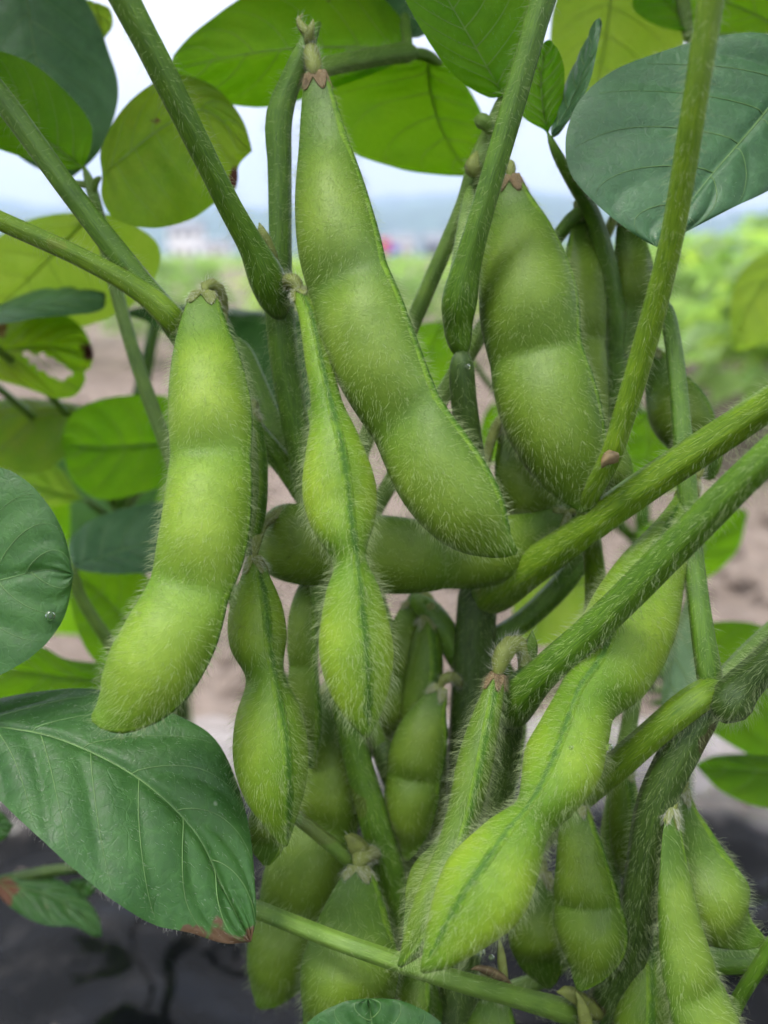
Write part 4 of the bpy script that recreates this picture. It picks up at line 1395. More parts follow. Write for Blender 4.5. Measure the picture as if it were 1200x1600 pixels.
pod([(560, 1352, 13.5, 14), (558, 1385, 13.45, 36), (553, 1440, 13.4, 62), (547, 1500, 13.4, 76), (540, 1560, 13.4, 72), (530, 1620, 13.5, 56), (522, 1670, 13.6, 30), (518, 1700, 13.6, 5)], plant, (0.5, 0.8), roll=(-6,), hair=0.9, mat='pod_deep',
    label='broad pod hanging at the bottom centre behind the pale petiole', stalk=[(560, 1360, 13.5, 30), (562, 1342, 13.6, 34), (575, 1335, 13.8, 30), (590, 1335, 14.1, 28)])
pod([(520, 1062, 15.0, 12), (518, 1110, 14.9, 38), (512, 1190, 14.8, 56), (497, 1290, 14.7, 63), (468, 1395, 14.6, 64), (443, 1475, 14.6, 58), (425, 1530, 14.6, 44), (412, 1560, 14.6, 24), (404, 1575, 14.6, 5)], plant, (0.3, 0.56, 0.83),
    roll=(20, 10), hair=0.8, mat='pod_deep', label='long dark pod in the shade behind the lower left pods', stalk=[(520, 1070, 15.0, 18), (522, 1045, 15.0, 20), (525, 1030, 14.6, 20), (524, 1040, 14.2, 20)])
pod([(690, 1072, 14.4, 10), (680, 1092, 14.4, 20), (662, 1140, 14.4, 38), (648, 1195, 14.4, 45), (640, 1255, 14.4, 42), (636, 1310, 14.5, 28), (634, 1345, 14.5, 5)], plant, (0.35, 0.7), roll=(10,), hair=0.7,
    label='pod on a bent stalk left of the main stem', stalk=[(688, 1078, 14.4, 16), (692, 1062, 14.4, 20), (706, 1058, 14.5, 20), (722, 1075, 14.9, 20)])
pod([(648, 935, 15.3, 9), (640, 965, 15.3, 24), (628, 1030, 15.3, 38), (614, 1095, 15.3, 38), (602, 1140, 15.3, 24), (596, 1165, 15.3, 4)], plant, (0.35, 0.7), roll=(-10,), hair=0.4, mat='pod_deep', label='shaded pod behind the gap right of the centre pod',
    stalk=[(648, 940, 15.3, 14), (655, 925, 15.3, 18), (668, 935, 15.2, 20), (680, 965, 15.1, 20)])
pod([(668, 960, 15.0, 9), (666, 1000, 15.0, 22), (662, 1060, 15.0, 30), (652, 1120, 15.0, 26), (645, 1160, 15.0, 5)], plant, (0.4,), roll=(60,), hair=0.5, mat='pod', label='slim pod beside the main stem under the level pod', edge_on=True,
    stalk=[(668, 968, 15.0, 16), (672, 948, 15.0, 18), (684, 960, 15.1, 18)])
pod([(488, 890, 14.3, 9), (478, 930, 14.2, 22), (473, 1000, 14.1, 28), (476, 1080, 14.1, 28), (482, 1150, 14.2, 22), (486, 1200, 14.3, 4)], plant, (0.3, 0.65), roll=(40,), hair=1.0, mat='pod_deep', label='slim shaded pod squeezed between the two edge-on pods',
    stalk=[(488, 896, 14.3, 16), (492, 880, 14.2, 18), (498, 890, 14.0, 18)])
pod([(392, 640, 13.2, 10), (396, 690, 13.1, 18), (398, 750, 13.0, 20), (394, 820, 13.0, 18), (388, 870, 13.0, 4)], plant, (0.35, 0.7), roll=(50,), hair=1.0, label='slim pod half hidden behind the left front pod', edge_on=True,
    stalk=[(392, 648, 13.2, 14), (394, 630, 13.4, 16), (400, 640, 13.8, 18)])
pod([(425, 1215, 13.2, 10), (422, 1250, 13.1, 26), (418, 1295, 13.1, 32), (416, 1330, 13.1, 26), (416, 1352, 13.1, 5)], plant, (0.5,), roll=(15,), hair=0.8, mat='pod_deep', label='rounded dark pod tip below the lower left edge-on pod',
    stalk=[(425, 1222, 13.2, 16), (428, 1205, 13.4, 16), (445, 1230, 13.5, 16), (470, 1282, 13.6, 16)])
pod([(908, 325, 14.4, 12), (908, 352, 14.4, 16), (910, 390, 14.4, 28), (913, 460, 14.4, 36), (917, 550, 14.4, 34), (926, 630, 14.4, 28), (940, 690, 14.4, 14), (948, 715, 14.4, 4)], plant, (0.35, 0.7), roll=(150, 145), hair=1.0,
    label='slim upright pod behind the broad right pod', stalk=[(908, 335, 14.4, 26), (906, 318, 14.4, 24), (915, 322, 14.3, 22), (925, 335, 14.25, 22)])
pod([(978, 330, 14.7, 10), (982, 360, 14.7, 22), (988, 420, 14.7, 30), (990, 480, 14.7, 26), (984, 530, 14.7, 12), (980, 555, 14.7, 4)], plant, (0.45,), roll=(-12,), hair=0.8, label='short upright pod half hidden behind the dark right leaf',
    stalk=[(978, 338, 14.7, 16), (974, 322, 14.7, 16), (960, 340, 14.6, 18), (945, 380, 14.5, 18)])
pod([(1018, 545, 15.3, 8), (1028, 575, 15.2, 26), (1052, 630, 15.1, 44), (1082, 685, 15.0, 42), (1102, 725, 14.9, 30), (1112, 750, 14.9, 5)], plant, (0.5,), roll=(10,), hair=0.7, mat='pod_deep', label='dark pod showing on both sides of the thin upright petiole',
    stalk=[(1018, 550, 15.3, 16), (1008, 535, 15.3, 18), (990, 560, 15.2, 18), (968, 600, 15.0, 18)])
pod([(795, 665, 14.6, 10), (800, 695, 14.5, 26), (815, 740, 14.4, 44), (842, 785, 14.4, 50), (880, 815, 14.4, 34), (905, 830, 14.4, 5)], plant, (0.5,), roll=(170,), hair=0.8, mat='pod', label='round pod peeping out below left of the broad right pod',
    stalk=[(795, 670, 14.6, 16), (788, 650, 14.6, 18), (770, 680, 14.4, 18), (752, 760, 14.1, 18)])
pod([(930, 640, 14.7, 10), (945, 690, 14.6, 24), (962, 740, 14.5, 26), (970, 775, 14.5, 16), (974, 792, 14.5, 4)], plant, (0.6,), roll=(0,), hair=1.2, mat='pod_deep', label='dark pod tip beside the scar on the long petiole',
    stalk=[(930, 648, 14.7, 14), (935, 632, 14.8, 14), (955, 640, 15.0, 16)])
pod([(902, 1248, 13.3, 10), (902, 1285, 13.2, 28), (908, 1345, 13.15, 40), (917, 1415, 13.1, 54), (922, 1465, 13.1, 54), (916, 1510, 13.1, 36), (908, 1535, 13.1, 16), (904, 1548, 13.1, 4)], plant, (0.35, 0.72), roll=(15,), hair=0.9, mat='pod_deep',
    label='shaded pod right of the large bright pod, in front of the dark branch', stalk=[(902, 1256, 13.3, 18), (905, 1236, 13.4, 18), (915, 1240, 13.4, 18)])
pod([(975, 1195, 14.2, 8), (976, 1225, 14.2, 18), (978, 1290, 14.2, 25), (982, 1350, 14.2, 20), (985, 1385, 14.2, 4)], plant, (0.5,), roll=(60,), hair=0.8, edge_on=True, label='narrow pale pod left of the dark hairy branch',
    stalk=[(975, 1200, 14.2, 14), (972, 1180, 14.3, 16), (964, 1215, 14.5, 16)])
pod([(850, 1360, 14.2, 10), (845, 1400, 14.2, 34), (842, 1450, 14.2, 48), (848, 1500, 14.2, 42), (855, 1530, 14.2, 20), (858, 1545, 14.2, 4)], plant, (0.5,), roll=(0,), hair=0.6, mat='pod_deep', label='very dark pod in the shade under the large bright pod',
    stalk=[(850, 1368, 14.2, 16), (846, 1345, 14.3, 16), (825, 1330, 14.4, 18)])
pod([(1066, 1232, 12.9, 10), (1068, 1262, 12.9, 18), (1080, 1310, 12.9, 38), (1092, 1355, 12.9, 52), (1108, 1400, 12.9, 60), (1132, 1436, 12.9, 52), (1160, 1458, 12.9, 30), (1198, 1474, 12.9, 4)], plant, (0.62,), roll=(0,), hair=0.9,
    label='wide pod at the lower right corner with a pale calyx, over the shiny film', stalk=[(1066, 1240, 12.9, 26), (1062, 1215, 12.8, 26), (1048, 1215, 12.7, 24), (1035, 1235, 12.6, 22)])
pod([(1052, 1262, 12.4, 8), (1050, 1300, 12.3, 18), (1054, 1380, 12.2, 30), (1064, 1460, 12.1, 38), (1082, 1540, 12.0, 50), (1105, 1610, 12.0, 58), (1135, 1680, 12.0, 44), (1160, 1740, 12.0, 5)], plant, (0.4, 0.75), roll=(-40, -30), hair=0.9, mat='pod',
    label='long pod running off the bottom right corner beside the dark branch', stalk=[(1052, 1270, 12.4, 16), (1050, 1248, 12.5, 18), (1040, 1250, 12.6, 18)])
pod([(1012, 1420, 13.6, 8), (1010, 1460, 13.5, 18), (1006, 1530, 13.4, 34), (1002, 1600, 13.4, 42), (1000, 1660, 13.5, 26), (998, 1690, 13.5, 4)], plant, (0.4, 0.75), roll=(70,), edge_on=True, hair=1.1, mat='pod_deep',
    label='dark pod at the bottom between the branch and the corner pod', stalk=[(1012, 1428, 13.6, 14), (1012, 1405, 13.5, 16), (1004, 1410, 13.1, 16)])
pod([(775, 1540, 13.6, 10), (772, 1570, 13.6, 28), (768, 1620, 13.6, 44), (765, 1680, 13.7, 36), (764, 1715, 13.7, 5)], plant, (0.5,), roll=(0,), hair=0.7, mat='pod', label='pod cut by the bottom edge under the pale petiole',
    stalk=[(775, 1548, 13.6, 16), (778, 1525, 13.8, 18), (750, 1530, 14.5, 18)])
pod([(655, 1480, 14.2, 10), (650, 1520, 14.1, 26), (640, 1570, 14.1, 34), (630, 1620, 14.2, 24), (625, 1650, 14.2, 4)], plant, (0.5,), roll=(20,), hair=0.8, mat='pod_deep', label='dark pod low down left of the main stem',
    stalk=[(655, 1488, 14.2, 14), (660, 1465, 14.3, 16), (640, 1475, 14.6, 16)])

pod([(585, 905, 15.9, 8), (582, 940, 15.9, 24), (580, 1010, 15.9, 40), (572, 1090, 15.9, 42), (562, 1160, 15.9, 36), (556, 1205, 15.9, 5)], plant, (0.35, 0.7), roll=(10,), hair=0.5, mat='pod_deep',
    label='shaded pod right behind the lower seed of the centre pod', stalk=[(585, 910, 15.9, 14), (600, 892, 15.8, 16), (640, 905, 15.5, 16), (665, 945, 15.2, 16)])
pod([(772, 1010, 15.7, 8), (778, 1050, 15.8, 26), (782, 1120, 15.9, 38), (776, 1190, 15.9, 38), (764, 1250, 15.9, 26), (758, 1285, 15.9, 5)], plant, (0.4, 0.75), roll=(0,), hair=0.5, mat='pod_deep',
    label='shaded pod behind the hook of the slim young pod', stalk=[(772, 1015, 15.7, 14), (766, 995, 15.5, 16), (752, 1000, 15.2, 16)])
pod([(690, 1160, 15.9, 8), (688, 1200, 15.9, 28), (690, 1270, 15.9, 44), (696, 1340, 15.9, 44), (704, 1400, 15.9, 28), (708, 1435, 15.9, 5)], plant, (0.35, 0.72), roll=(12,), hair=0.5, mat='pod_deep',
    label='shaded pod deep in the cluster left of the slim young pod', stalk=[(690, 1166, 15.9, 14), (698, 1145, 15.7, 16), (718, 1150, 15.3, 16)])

BR = (0.10, 0.06, 0.03)
YB = (0.26, 0.19, 0.06)
# ---- leaves of the big plant
leaf([(-70, 1128, 12.6), (60, 1142, 12.4), (150, 1175, 12.2), (232, 1225, 12.0), (308, 1300, 11.9), (352, 1390, 11.8), (392, 1472, 11.7)],
     [(-50, 1108, 0.5), (60, 1088, 0.9), (140, 1078, 1.0), (205, 1092, 0.9), (275, 1118, 0.8), (332, 1152, 0.7), (366, 1210, 0.6), (390, 1290, 0.4), (398, 1380, 0.2), (398, 1440, 0.1)],
     [(-60, 1180, -0.4), (0, 1250, -0.8), (60, 1308, -1.0), (120, 1362, -0.9), (180, 1408, -0.8), (240, 1444, -0.6), (300, 1458, -0.4), (350, 1474, -0.2)],
     plant, 'top', label='large dark green leaf at the lower left with a browned tip', hair=0.5, nveins=6, wave=0.0010, dense=2,
     spots=[(394, 1474, 11.7, 0.0020, BR), (365, 1472, 11.6, 0.0018, BR), (342, 1468, 11.5, 0.0021, BR), (312, 1460, 11.4, 0.0012, BR), (290, 1456, 11.3, 0.0009, BR), (254, 1366, 11.75, 0.0013, (0.05, 0.02, 0.015)), (274, 1388, 11.75, 0.0006, (0.05, 0.02, 0.015)),
            (335, 1255, 12.1, 0.0009, (0.25, 0.33, 0.2))])
tube('petiole', [(-70, 1128, 12.6, 24), (-150, 1180, 12.8, 26), (-220, 1400, 14.0, 28), (-120, 1750, 16.0, 28), (250, 1950, 17.0, 28), (600, 2050, 17.2, 28), (P(700, 1980, 15.9), 0.0015)], plant, M['stem_pale'], hair=0)
leaf([(-230, 960, 12.6), (-120, 930, 12.5), (0, 905, 12.5), (70, 890, 12.6), (115, 898, 12.7)],
     [(-200, 850, 0.3), (-120, 770, 0.4), (-40, 728, 0.4), (20, 738, 0.3), (65, 775, 0.2), (98, 830, 0.1)],
     [(-180, 1040, -0.2), (-90, 1085, -0.3), (0, 1056, -0.3), (60, 1018, -0.2), (100, 965, -0.1)],
     plant, 'top', label='dark leaf with a water drop, cut by the left edge at mid height', hair=0.1, nveins=6)
tube('petiole', [(-230, 960, 12.6, 24), (-300, 1010, 13, 26), (-330, 1300, 14.5, 26), (-220, 1700, 16.5, 26), (100, 1950, 17.6, 26), (560, 2080, 17.6, 28), (P(690, 2000, 16.0), 0.0015)], plant, M['stem_pale'], hair=0)
leaf([(1250, 110, 12.9), (1180, 195, 12.7), (1110, 275, 12.5), (1060, 340, 12.4), (1026, 386, 12.3)],
     [(1200, 62, 0.0), (1120, 60, 0.15), (1040, 78, 0.3), (960, 112, 0.4), (905, 160, 0.4), (884, 215, 0.4), (892, 275, 0.3), (935, 325, 0.2), (985, 362, 0.1)],
     [(1300, 190, 0.3), (1260, 260, 0.2), (1200, 298, 0.1), (1140, 328, 0.0), (1080, 358, 0.0)],
     plant, 'blue', label='broad bluish dark leaf at the upper right behind the blurred petiole', hair=0.12, nveins=5, dense=2,
     spots=[(905, 160, 12.9, 0.0008, BR), (1010, 243, 12.6, 0.0003, BR)])
tube('petiole', [(1250, 110, 12.9, 22), (1330, 60, 12.8, 26), (1440, 220, 11.8, 34), (1430, 430, 10.4, 46), (1360, 520, 10.0, 56)], plant, M['stem'], hair=0)
leaf([(642, 78, 15.2), (560, 72, 15.2), (450, 74, 15.3), (350, 88, 15.5), (266, 108, 15.6)],
     [(625, 30, 0.2), (560, -30, 0.5), (470, -40, 0.6), (380, -2, 0.6), (310, 42, 0.3), (275, 82, 0.1)],
     [(600, 105, 0.4), (520, 140, 0.8), (440, 165, 0.9), (360, 162, 0.6), (300, 140, 0.3)],
     plant, 'under', label='wide backlit leaf across the top behind the long pod', nveins=6)
leaf([(668, 92, 15.4), (672, 140, 15.8), (690, 200, 16.2), (730, 262, 16.6), (748, 276, 16.7)],
     [(620, 95, 0.1), (560, 108, 0.3), (505, 145, 0.4), (512, 200, 0.3), (560, 245, 0.1), (620, 264, 0.0), (690, 274, 0.0)],
     [(700, 98, 0.1), (735, 140, 0.2), (760, 200, 0.2), (762, 250, 0.1)],
     plant, 'under', label='drooping backlit leaf above the pale sky gap, top centre', nveins=5, spots=[(562, 205, 16.2, 0.0008, (0.6, 0.6, 0.5))])
leaf([(640, 60, 15.6), (600, 0, 16.2), (560, -60, 16.8)], [(680, 30, 0.1), (700, -30, 0.2), (640, -70, 0.1)], [(580, 40, 0.1), (530, 0, 0.2), (520, -40, 0.1)], plant, 'blue', nveins=4,
     label='small bluish leaf behind the fuzzy petiole tip')
leaf([(788, 150, 13.5), (755, 90, 13.3), (715, 20, 13.1), (650, -90, 12.9)],
     [(765, 152, 0.0), (715, 122, -0.05), (672, 72, -0.1), (632, 5, -0.1), (610, -60, -0.05)],
     [(815, 130, 0.1), (850, 60, 0.2), (850, -20, 0.3), (770, -90, 0.2)],
     plant, 'under', label='bright veined leaf at the top right of centre crossed by the hairy petiole', nveins=7, hair=0.15)
leaf([(856, 208, 13.6), (848, 160, 13.6), (846, 110, 13.6), (858, 62, 13.6)], [(820, 185, 0.0), (800, 150, 0.1), (808, 100, 0.1), (835, 75, 0.05)], [(868, 185, 0), (880, 150, 0), (882, 105, 0), (872, 75, 0)],
     plant, 'under', label='small bright leaflet right of the hairy petiole at the top', nveins=6, hair=0.15)
leaf([(862, 214, 13.5), (885, 180, 13.4), (905, 130, 13.3), (928, 70, 13.2), (937, 28, 13.2)], [(866, 190, 0.3), (876, 150, 0.6), (900, 95, 0.6), (925, 50, 0.3)], [(890, 190, -0.2), (918, 140, -0.4), (934, 85, -0.3), (940, 45, -0.1)],
     plant, 'blue', label='narrow folded bluish leaflet standing up beside the broad dark leaf', nveins=5, hair=0.3)
leaf([(130, 262, 15.2), (80, 225, 15.0), (20, 180, 14.8), (-70, 120, 14.6)], [(142, 235, 0), (142, 195, 0), (108, 150, 0), (52, 102, 0), (-10, 78, 0), (-60, 85, 0)], [(90, 262, 0.2), (30, 246, 0.3), (-40, 215, 0.3), (-80, 165, 0.2)],
     plant, 'under', label='bright green leaf at the left edge near the top', nveins=6)
leaf([(160, 274, 15.1), (200, 238, 15.2), (255, 195, 15.3), (320, 170, 15.4), (394, 236, 15.5)],
     [(160, 235, 0.1), (190, 172, 0.2), (240, 132, 0.2), (290, 120, 0.2), (340, 140, 0.2), (378, 185, 0.1)],
     [(160, 312, 0), (182, 344, 0), (240, 356, 0), (300, 342, 0), (335, 318, 0), (368, 296, 0), (372, 262, 0)],
     plant, 'olive', label='round yellowing leaf with a brown edge notch, upper left', nveins=6, spots=[(374, 280, 15.5, 0.0022, (0.12, 0.04, 0.02)), (240, 190, 15.2, 0.0012, (0.2, 0.14, 0.03))])
leaf([(25, -120, 16.4), (40, 0, 16.3), (60, 120, 16.3), (105, 282, 16.3)], [(-40, -60, 0.2), (-70, 40, 0.3), (-40, 160, 0.2), (30, 245, 0.1)], [(90, -60, 0), (140, 10, 0), (170, 80, 0), (186, 150, 0), (160, 230, 0)],
     plant, 'blue', label='large bluish leaf filling the top left corner', nveins=6, dense=1)
tube('petiole', [(25, -120, 16.4, 20), (-80, -60, 16.6, 20), (-160, 60, 16.8, 20), (-120, -80, 16.0, 20), (-110, 0, 11.7, 24)], plant, M['stem'], hair=0)
leaf([(150, 5, 16.9), (156, 30, 16.9), (160, 62, 16.9)], [(120, 0, 0), (130, 40, 0)], [(172, 15, 0), (176, 40, 0)], plant, 'lime', nveins=3, label='small pale leaf tip behind the top left corner leaf')
leaf([(150, 330, 17.0), (100, 380, 18.0), (40, 440, 19.0), (-30, 500, 20.0)], [(80, 335, 0), (20, 355, 0), (-40, 410, 0)], [(205, 350, 0.3), (250, 385, 0.5), (240, 440, 0.7), (180, 490, 0.7), (80, 520, 0.4)],
     plant, 'lime', label='blurred pale yellow-green leaf behind the crossing petioles at the left', nveins=5)

# right of centre, behind: leaves at the very top right
leaf([(960, -60, 17.5), (950, 40, 17.8), (930, 140, 18.2), (905, 190, 18.4)], [(880, -20, 0), (860, 50, 0), (870, 130, 0)], [(1040, -20, 0), (1070, 60, 0), (1040, 120, 0), (970, 170, 0)], plant, 'lime', nveins=5, label='pale blurred leaf behind the folded leaflet, top right')
leaf([(1250, 60, 17.0), (1180, 20, 17.2), (1090, -20, 17.4), (1000, -80, 17.6)], [(1200, 90, 0), (1120, 70, 0), (1060, 30, 0), (1010, -20, 0)], [(1220, -20, 0), (1140, -80, 0), (1060, -110, 0)], plant, 'under', nveins=5, label='bright leaf in the top right corner')
leaf([(1075, 50, 16.5), (1060, 20, 16.6), (1030, -10, 16.7), (1000, -40, 16.8)], [(1070, 0, 0), (1060, -30, 0)], [(1030, 40, 0), (990, 10, 0)], plant, 'under', nveins=3, label='small dark green leaf hanging over the top right')
tube('petiole', [(1060, -60, 16.4, 22), (1068, 10, 16.5, 24), (1078, 60, 16.6, 20), (1090, 80, 16.7, 10)], plant, M['stem_pale'], hair=0.3)
tube('petiole', [(1250, 60, 17.0, 20), (1180, 62, 16.9, 20), (1085, 62, 16.6, 20)], plant, M['stem_pale'], hair=0)

# unseen leaves the tall petioles carry, added to darken recesses and film
def project(w):
    r = np.asarray(w) - EYE
    z = r @ FWD
    return (600 + FPX * (r @ RIGHT) / z, 800 - FPX * (r @ UP) / z, z * 100)


def free_leaf(base, out, size, parent, kind='top', width=0.36):
    out = nrm(np.array(out, float))
    sd_ = nrm(np.cross(out, (0, 0, 1.0)))
    nr_ = np.cross(sd_, out)
    base = np.asarray(base, float)
    prof = [(0.12, 0.62), (0.3, 0.98), (0.5, 1.0), (0.7, 0.78), (0.88, 0.4)]
    b3 = lambda f, w: base + out * size * f + sd_ * size * width * w - nr_ * size * (0.22 * f * f + 0.10 * abs(w))
    mid_ = [project(b3(f, 0)) for f in (0, 0.25, 0.5, 0.75, 1.0)]

    def edge(sg):
        rows = []
        for f, w in prof:
            q = project(b3(f, sg * w))
            m_ = project(b3(f, 0))
            rows.append((q[0], q[1], q[2] - m_[2]))
        return rows
    # margins are built in space, so lay the blade out directly
    nu, nh = 16, 5
    M_ = spline([b3(f, 0) for f in (0, 0.25, 0.5, 0.75, 1.0)], nu)[0]
    Ls = spline([b3(0, 0)] + [b3(f, -w) for f, w in prof] + [b3(1, 0)], nu)[0]
    Rs = spline([b3(0, 0)] + [b3(f, w) for f, w in prof] + [b3(1, 0)], nu)[0]
    cols = [M_ + (Ls - M_) * k / nh for k in range(nh, 0, -1)] + [M_] + [M_ + (Rs - M_) * k / nh for k in range(1, nh + 1)]
    G = np.stack(cols, 1)
    return mesh_obj('leaf', G.reshape(-1, 3), grid_faces(nu, 2 * nh + 1).tolist(), get_leaf_mat(kind, ()), parent)


for (tip, heading, reach, rise) in ((P(120, -150, 10.2), (-0.3, 0.9, 0.1), 0.02, 0.06), (P(-120, 0, 11.6), (-1, 0.5, 0.1), 0.08, 0.04), (P(-120, 290, 11.4), (-1, 0.1, 0.0), 0.09, 0.02),
                                    (P(905, -150, 11.4), (0.3, 0.9, 0.15), 0.02, 0.055), (P(1140, -180, 8.9), (0.9, 0.2, 0.1), 0.09, 0.07), (P(1380, 560, 9.2), (1, 0.0, 0.0), 0.10, 0.02)):
    h = nrm(np.array(heading, float))
    p1 = tip + np.array((h[0] * reach, h[1] * reach, rise))
    tube('petiole', [(tip, 0.0017), ((tip + p1) / 2 + np.array((0, 0, 0.006)), 0.0016), (p1, 0.0014), (p1 + h * 0.02, 0.0011)], plant, M['stem'], hair=0, sides=12)
    side_ = nrm(np.cross(h, (0, 0, 1.0)))
    free_leaf(p1 + h * 0.02, h + np.array((0, 0, -0.15)), 0.10, plant)
    free_leaf(p1, side_ + h * 0.25 + np.array((0, 0, -0.1)), 0.09, plant)
    free_leaf(p1, -side_ + h * 0.25 + np.array((0, 0, -0.1)), 0.09, plant)

# leaf at the bottom edge
leaf([(600, 1720, 11.8), (590, 1660, 11.9), (582, 1610, 12.0), (575, 1560, 12.1)], [(520, 1720, -0.1), (470, 1660, 0), (480, 1600, 0), (530, 1568, 0)], [(670, 1720, -0.1), (715, 1660, 0), (690, 1600, 0), (630, 1566, 0)], plant, 'top', nveins=5,
     label='rounded dark leaf rising from the bottom edge', hair=0.2)
tube('petiole', [(600, 1720, 11.8, 22), (620, 1800, 12.2, 24), (680, 1850, 13.5, 26), (P(712, 1800, 14.9), 0.0016)], plant, M['stem_pale'], hair=0)

# ------------------------------------------------------------------ neighbour behind on the left
FL = np.array((-0.077, 0.30, 0.0))
left_plant = empty('soybean_plant', tuple(FL), 'soybean plant behind on the left, showing only blurred leaves, one with a hole', 'plant')
tube('branch', [(P(150, -90, 23.5), 0.0010), (P(192, -5, 23.5), 0.0011), (P(245, 95, 23.5), 0.0011), (P(305, 215, 23.5), 0.0012), (P(360, 325, 23.5), 0.0013), (P(412, 420, 23.5), 0.0014), (P(445, 540, 23.6), 0.0015),
                (P(440, 660, 23.8), 0.0016), (P(370, 780, 24.2), 0.0018), (P(310, 950, 25.0), 0.0020), (P(285, 1080, 26.5), 0.0022), (FL + np.array((0, 0, 0.05)), 0.0024)], left_plant, M['stem'], hair=0)
tube('main_stem', [(P(250, 470, 23.5), 0.0014), (P(215, 640, 23.5), 0.0020), (P(190, 800, 23.8), 0.0024), (P(215, 1000, 26.0), 0.0028), (FL + np.array((0, 0, 0.06)), 0.0032), (FL + np.array((0, 0, -0.012)), 0.0034)], left_plant, M['stem'], hair=0)
leaf([(-60, 500, 17.5), (20, 485, 17.8), (100, 470, 18.1), (166, 462, 18.4)], [(0, 478, 0.8), (60, 455, 1.2), (120, 444, 1.0), (155, 450, 0.5)], [(0, 512, -0.5), (60, 500, -0.8), (120, 490, -0.6), (160, 480, -0.3)], left_plant, 'blue',
     label='narrow-looking bluish leaf turned edge-on at the left edge', nveins=5)
leaf([(-60, 560, 19.0), (0, 548, 19.0), (70, 540, 19.1), (146, 552, 19.2)], [(-20, 505, 0), (40, 490, 0), (95, 490, 0), (130, 515, 0)], [(-20, 588, 0), (40, 606, 0), (90, 622, 0), (118, 616, 0), (134, 588, 0)], left_plant, 'olive', dense=3,
     label='olive leaf with a ragged hole at the left edge', nveins=6, holes=[(75, 572, 40, 13, 0.45), (146, 585, 14, 12, 0)], spots=[(142, 550, 19.2, 0.0022, (0.10, 0.04, 0.02)), (0, 510, 19.0, 0.002, (0.2, 0.13, 0.03))])
leaf([(270, 690, 20.0), (210, 695, 20.0), (150, 697, 20.0), (96, 692, 20.0)], [(272, 745, 0), (220, 770, 0), (155, 780, 0), (108, 746, 0)], [(272, 626, 0), (190, 618, 0), (126, 636, 0), (98, 668, 0)], left_plant, 'under',
     label='round bright green leaf left of the front pod', nveins=5)
leaf([(150, 655, 21.0), (80, 640, 21.3), (-30, 650, 21.6)], [(120, 700, -0.4), (60, 740, -0.6), (-20, 720, -0.4)], [(120, 632, 0.6), (50, 622, 0.8), (-20, 632, 0.5)], left_plant, 'olive', nveins=4, label='olive leaf under the leaf with the hole')
leaf([(130, 780, 23.0), (60, 760, 23.0), (-40, 740, 23.0)], [(90, 730, 0.3), (30, 700, 0.3), (-20, 705, 0.2)], [(90, 790, 0), (40, 800, 0), (-20, 780, 0)], left_plant, 'lime', nveins=4, label='small lime green leaf low at the left')
leaf([(112, 886, 17.6), (160, 868, 18.0), (215, 850, 18.4), (300, 830, 18.8)], [(108, 848, 0.4), (142, 808, 0.7), (200, 790, 0.7), (270, 790, 0.4)], [(150, 895, -0.2), (200, 898, -0.2), (260, 890, -0.1)], left_plant, 'blue', label='bluish leaf behind the lower half of the front pod', nveins=5)
tube('petiole', [(112, 882, 17.6, 18), (125, 930, 17.8, 20), (175, 1010, 18.2, 21), (230, 1090, 19.0, 22), (P(225, 1180, 23.0), 0.0016), (P(215, 1230, 25.0), 0.0016)], left_plant, M['stem_pale'], hair=0.3)
leaf([(240, 1000, 19.5), (190, 960, 19.5), (150, 920, 19.5), (100, 890, 19.5)], [(260, 930, 0), (220, 895, 0), (160, 880, 0)], [(230, 1045, 0), (160, 1040, 0), (128, 1000, 0), (112, 950, 0)], left_plant, 'under', label='shaded green leaf behind the thin petiole and the front pod', nveins=5)
leaf([(200, 1060, 19.0), (120, 1060, 19.0), (40, 1050, 19.0), (-40, 1040, 19.0)], [(170, 1110, 0), (100, 1120, 0), (0, 1110, 0)], [(165, 1040, 0), (100, 1030, 0), (60, 1010, 0), (0, 1012, 0)], left_plant, 'under', nveins=4, label='bright green leaf between the two dark leaves at the left')
leaf([(520, 540, 18.5), (450, 505, 18.6), (380, 495, 18.8), (190, 490, 19.4)], [(480, 495, 0.5), (400, 482, 0.8), (300, 478, 0.8), (230, 482, 0.4)], [(480, 640, -0.4), (400, 620, -0.5), (320, 560, -0.4), (240, 505, -0.2)], left_plant, 'top',
     label='dark leaf seen nearly edge-on behind the tops of the pods', nveins=5)
leaf([(500, 560, 21.0), (440, 590, 21.2), (380, 640, 21.4), (330, 700, 21.6)], [(500, 660, 0), (440, 720, 0), (380, 730, 0)], [(440, 530, 0), (370, 540, 0), (325, 620, 0)], left_plant, 'under', label='green leaf behind the two crossing stems left of centre', nveins=4)
leaf([(230, 880, 22.5), (280, 800, 22.6), (330, 720, 22.8), (400, 640, 23.0)], [(240, 800, 0), (270, 720, 0), (340, 650, 0)], [(300, 870, 0), (370, 790, 0), (410, 710, 0)], left_plant, 'under', nveins=4, label='green leaf low behind the left front pod')
leaf([(60, 870, 24.0), (30, 820, 24.0), (20, 770, 24.0), (60, 700, 24.0)], [(0, 850, 0), (-40, 800, 0), (0, 730, 0)], [(100, 860, 0), (110, 800, 0), (95, 740, 0)], left_plant, 'under', nveins=4, label='blurred green leaf in the gap above the leaf with the drop')
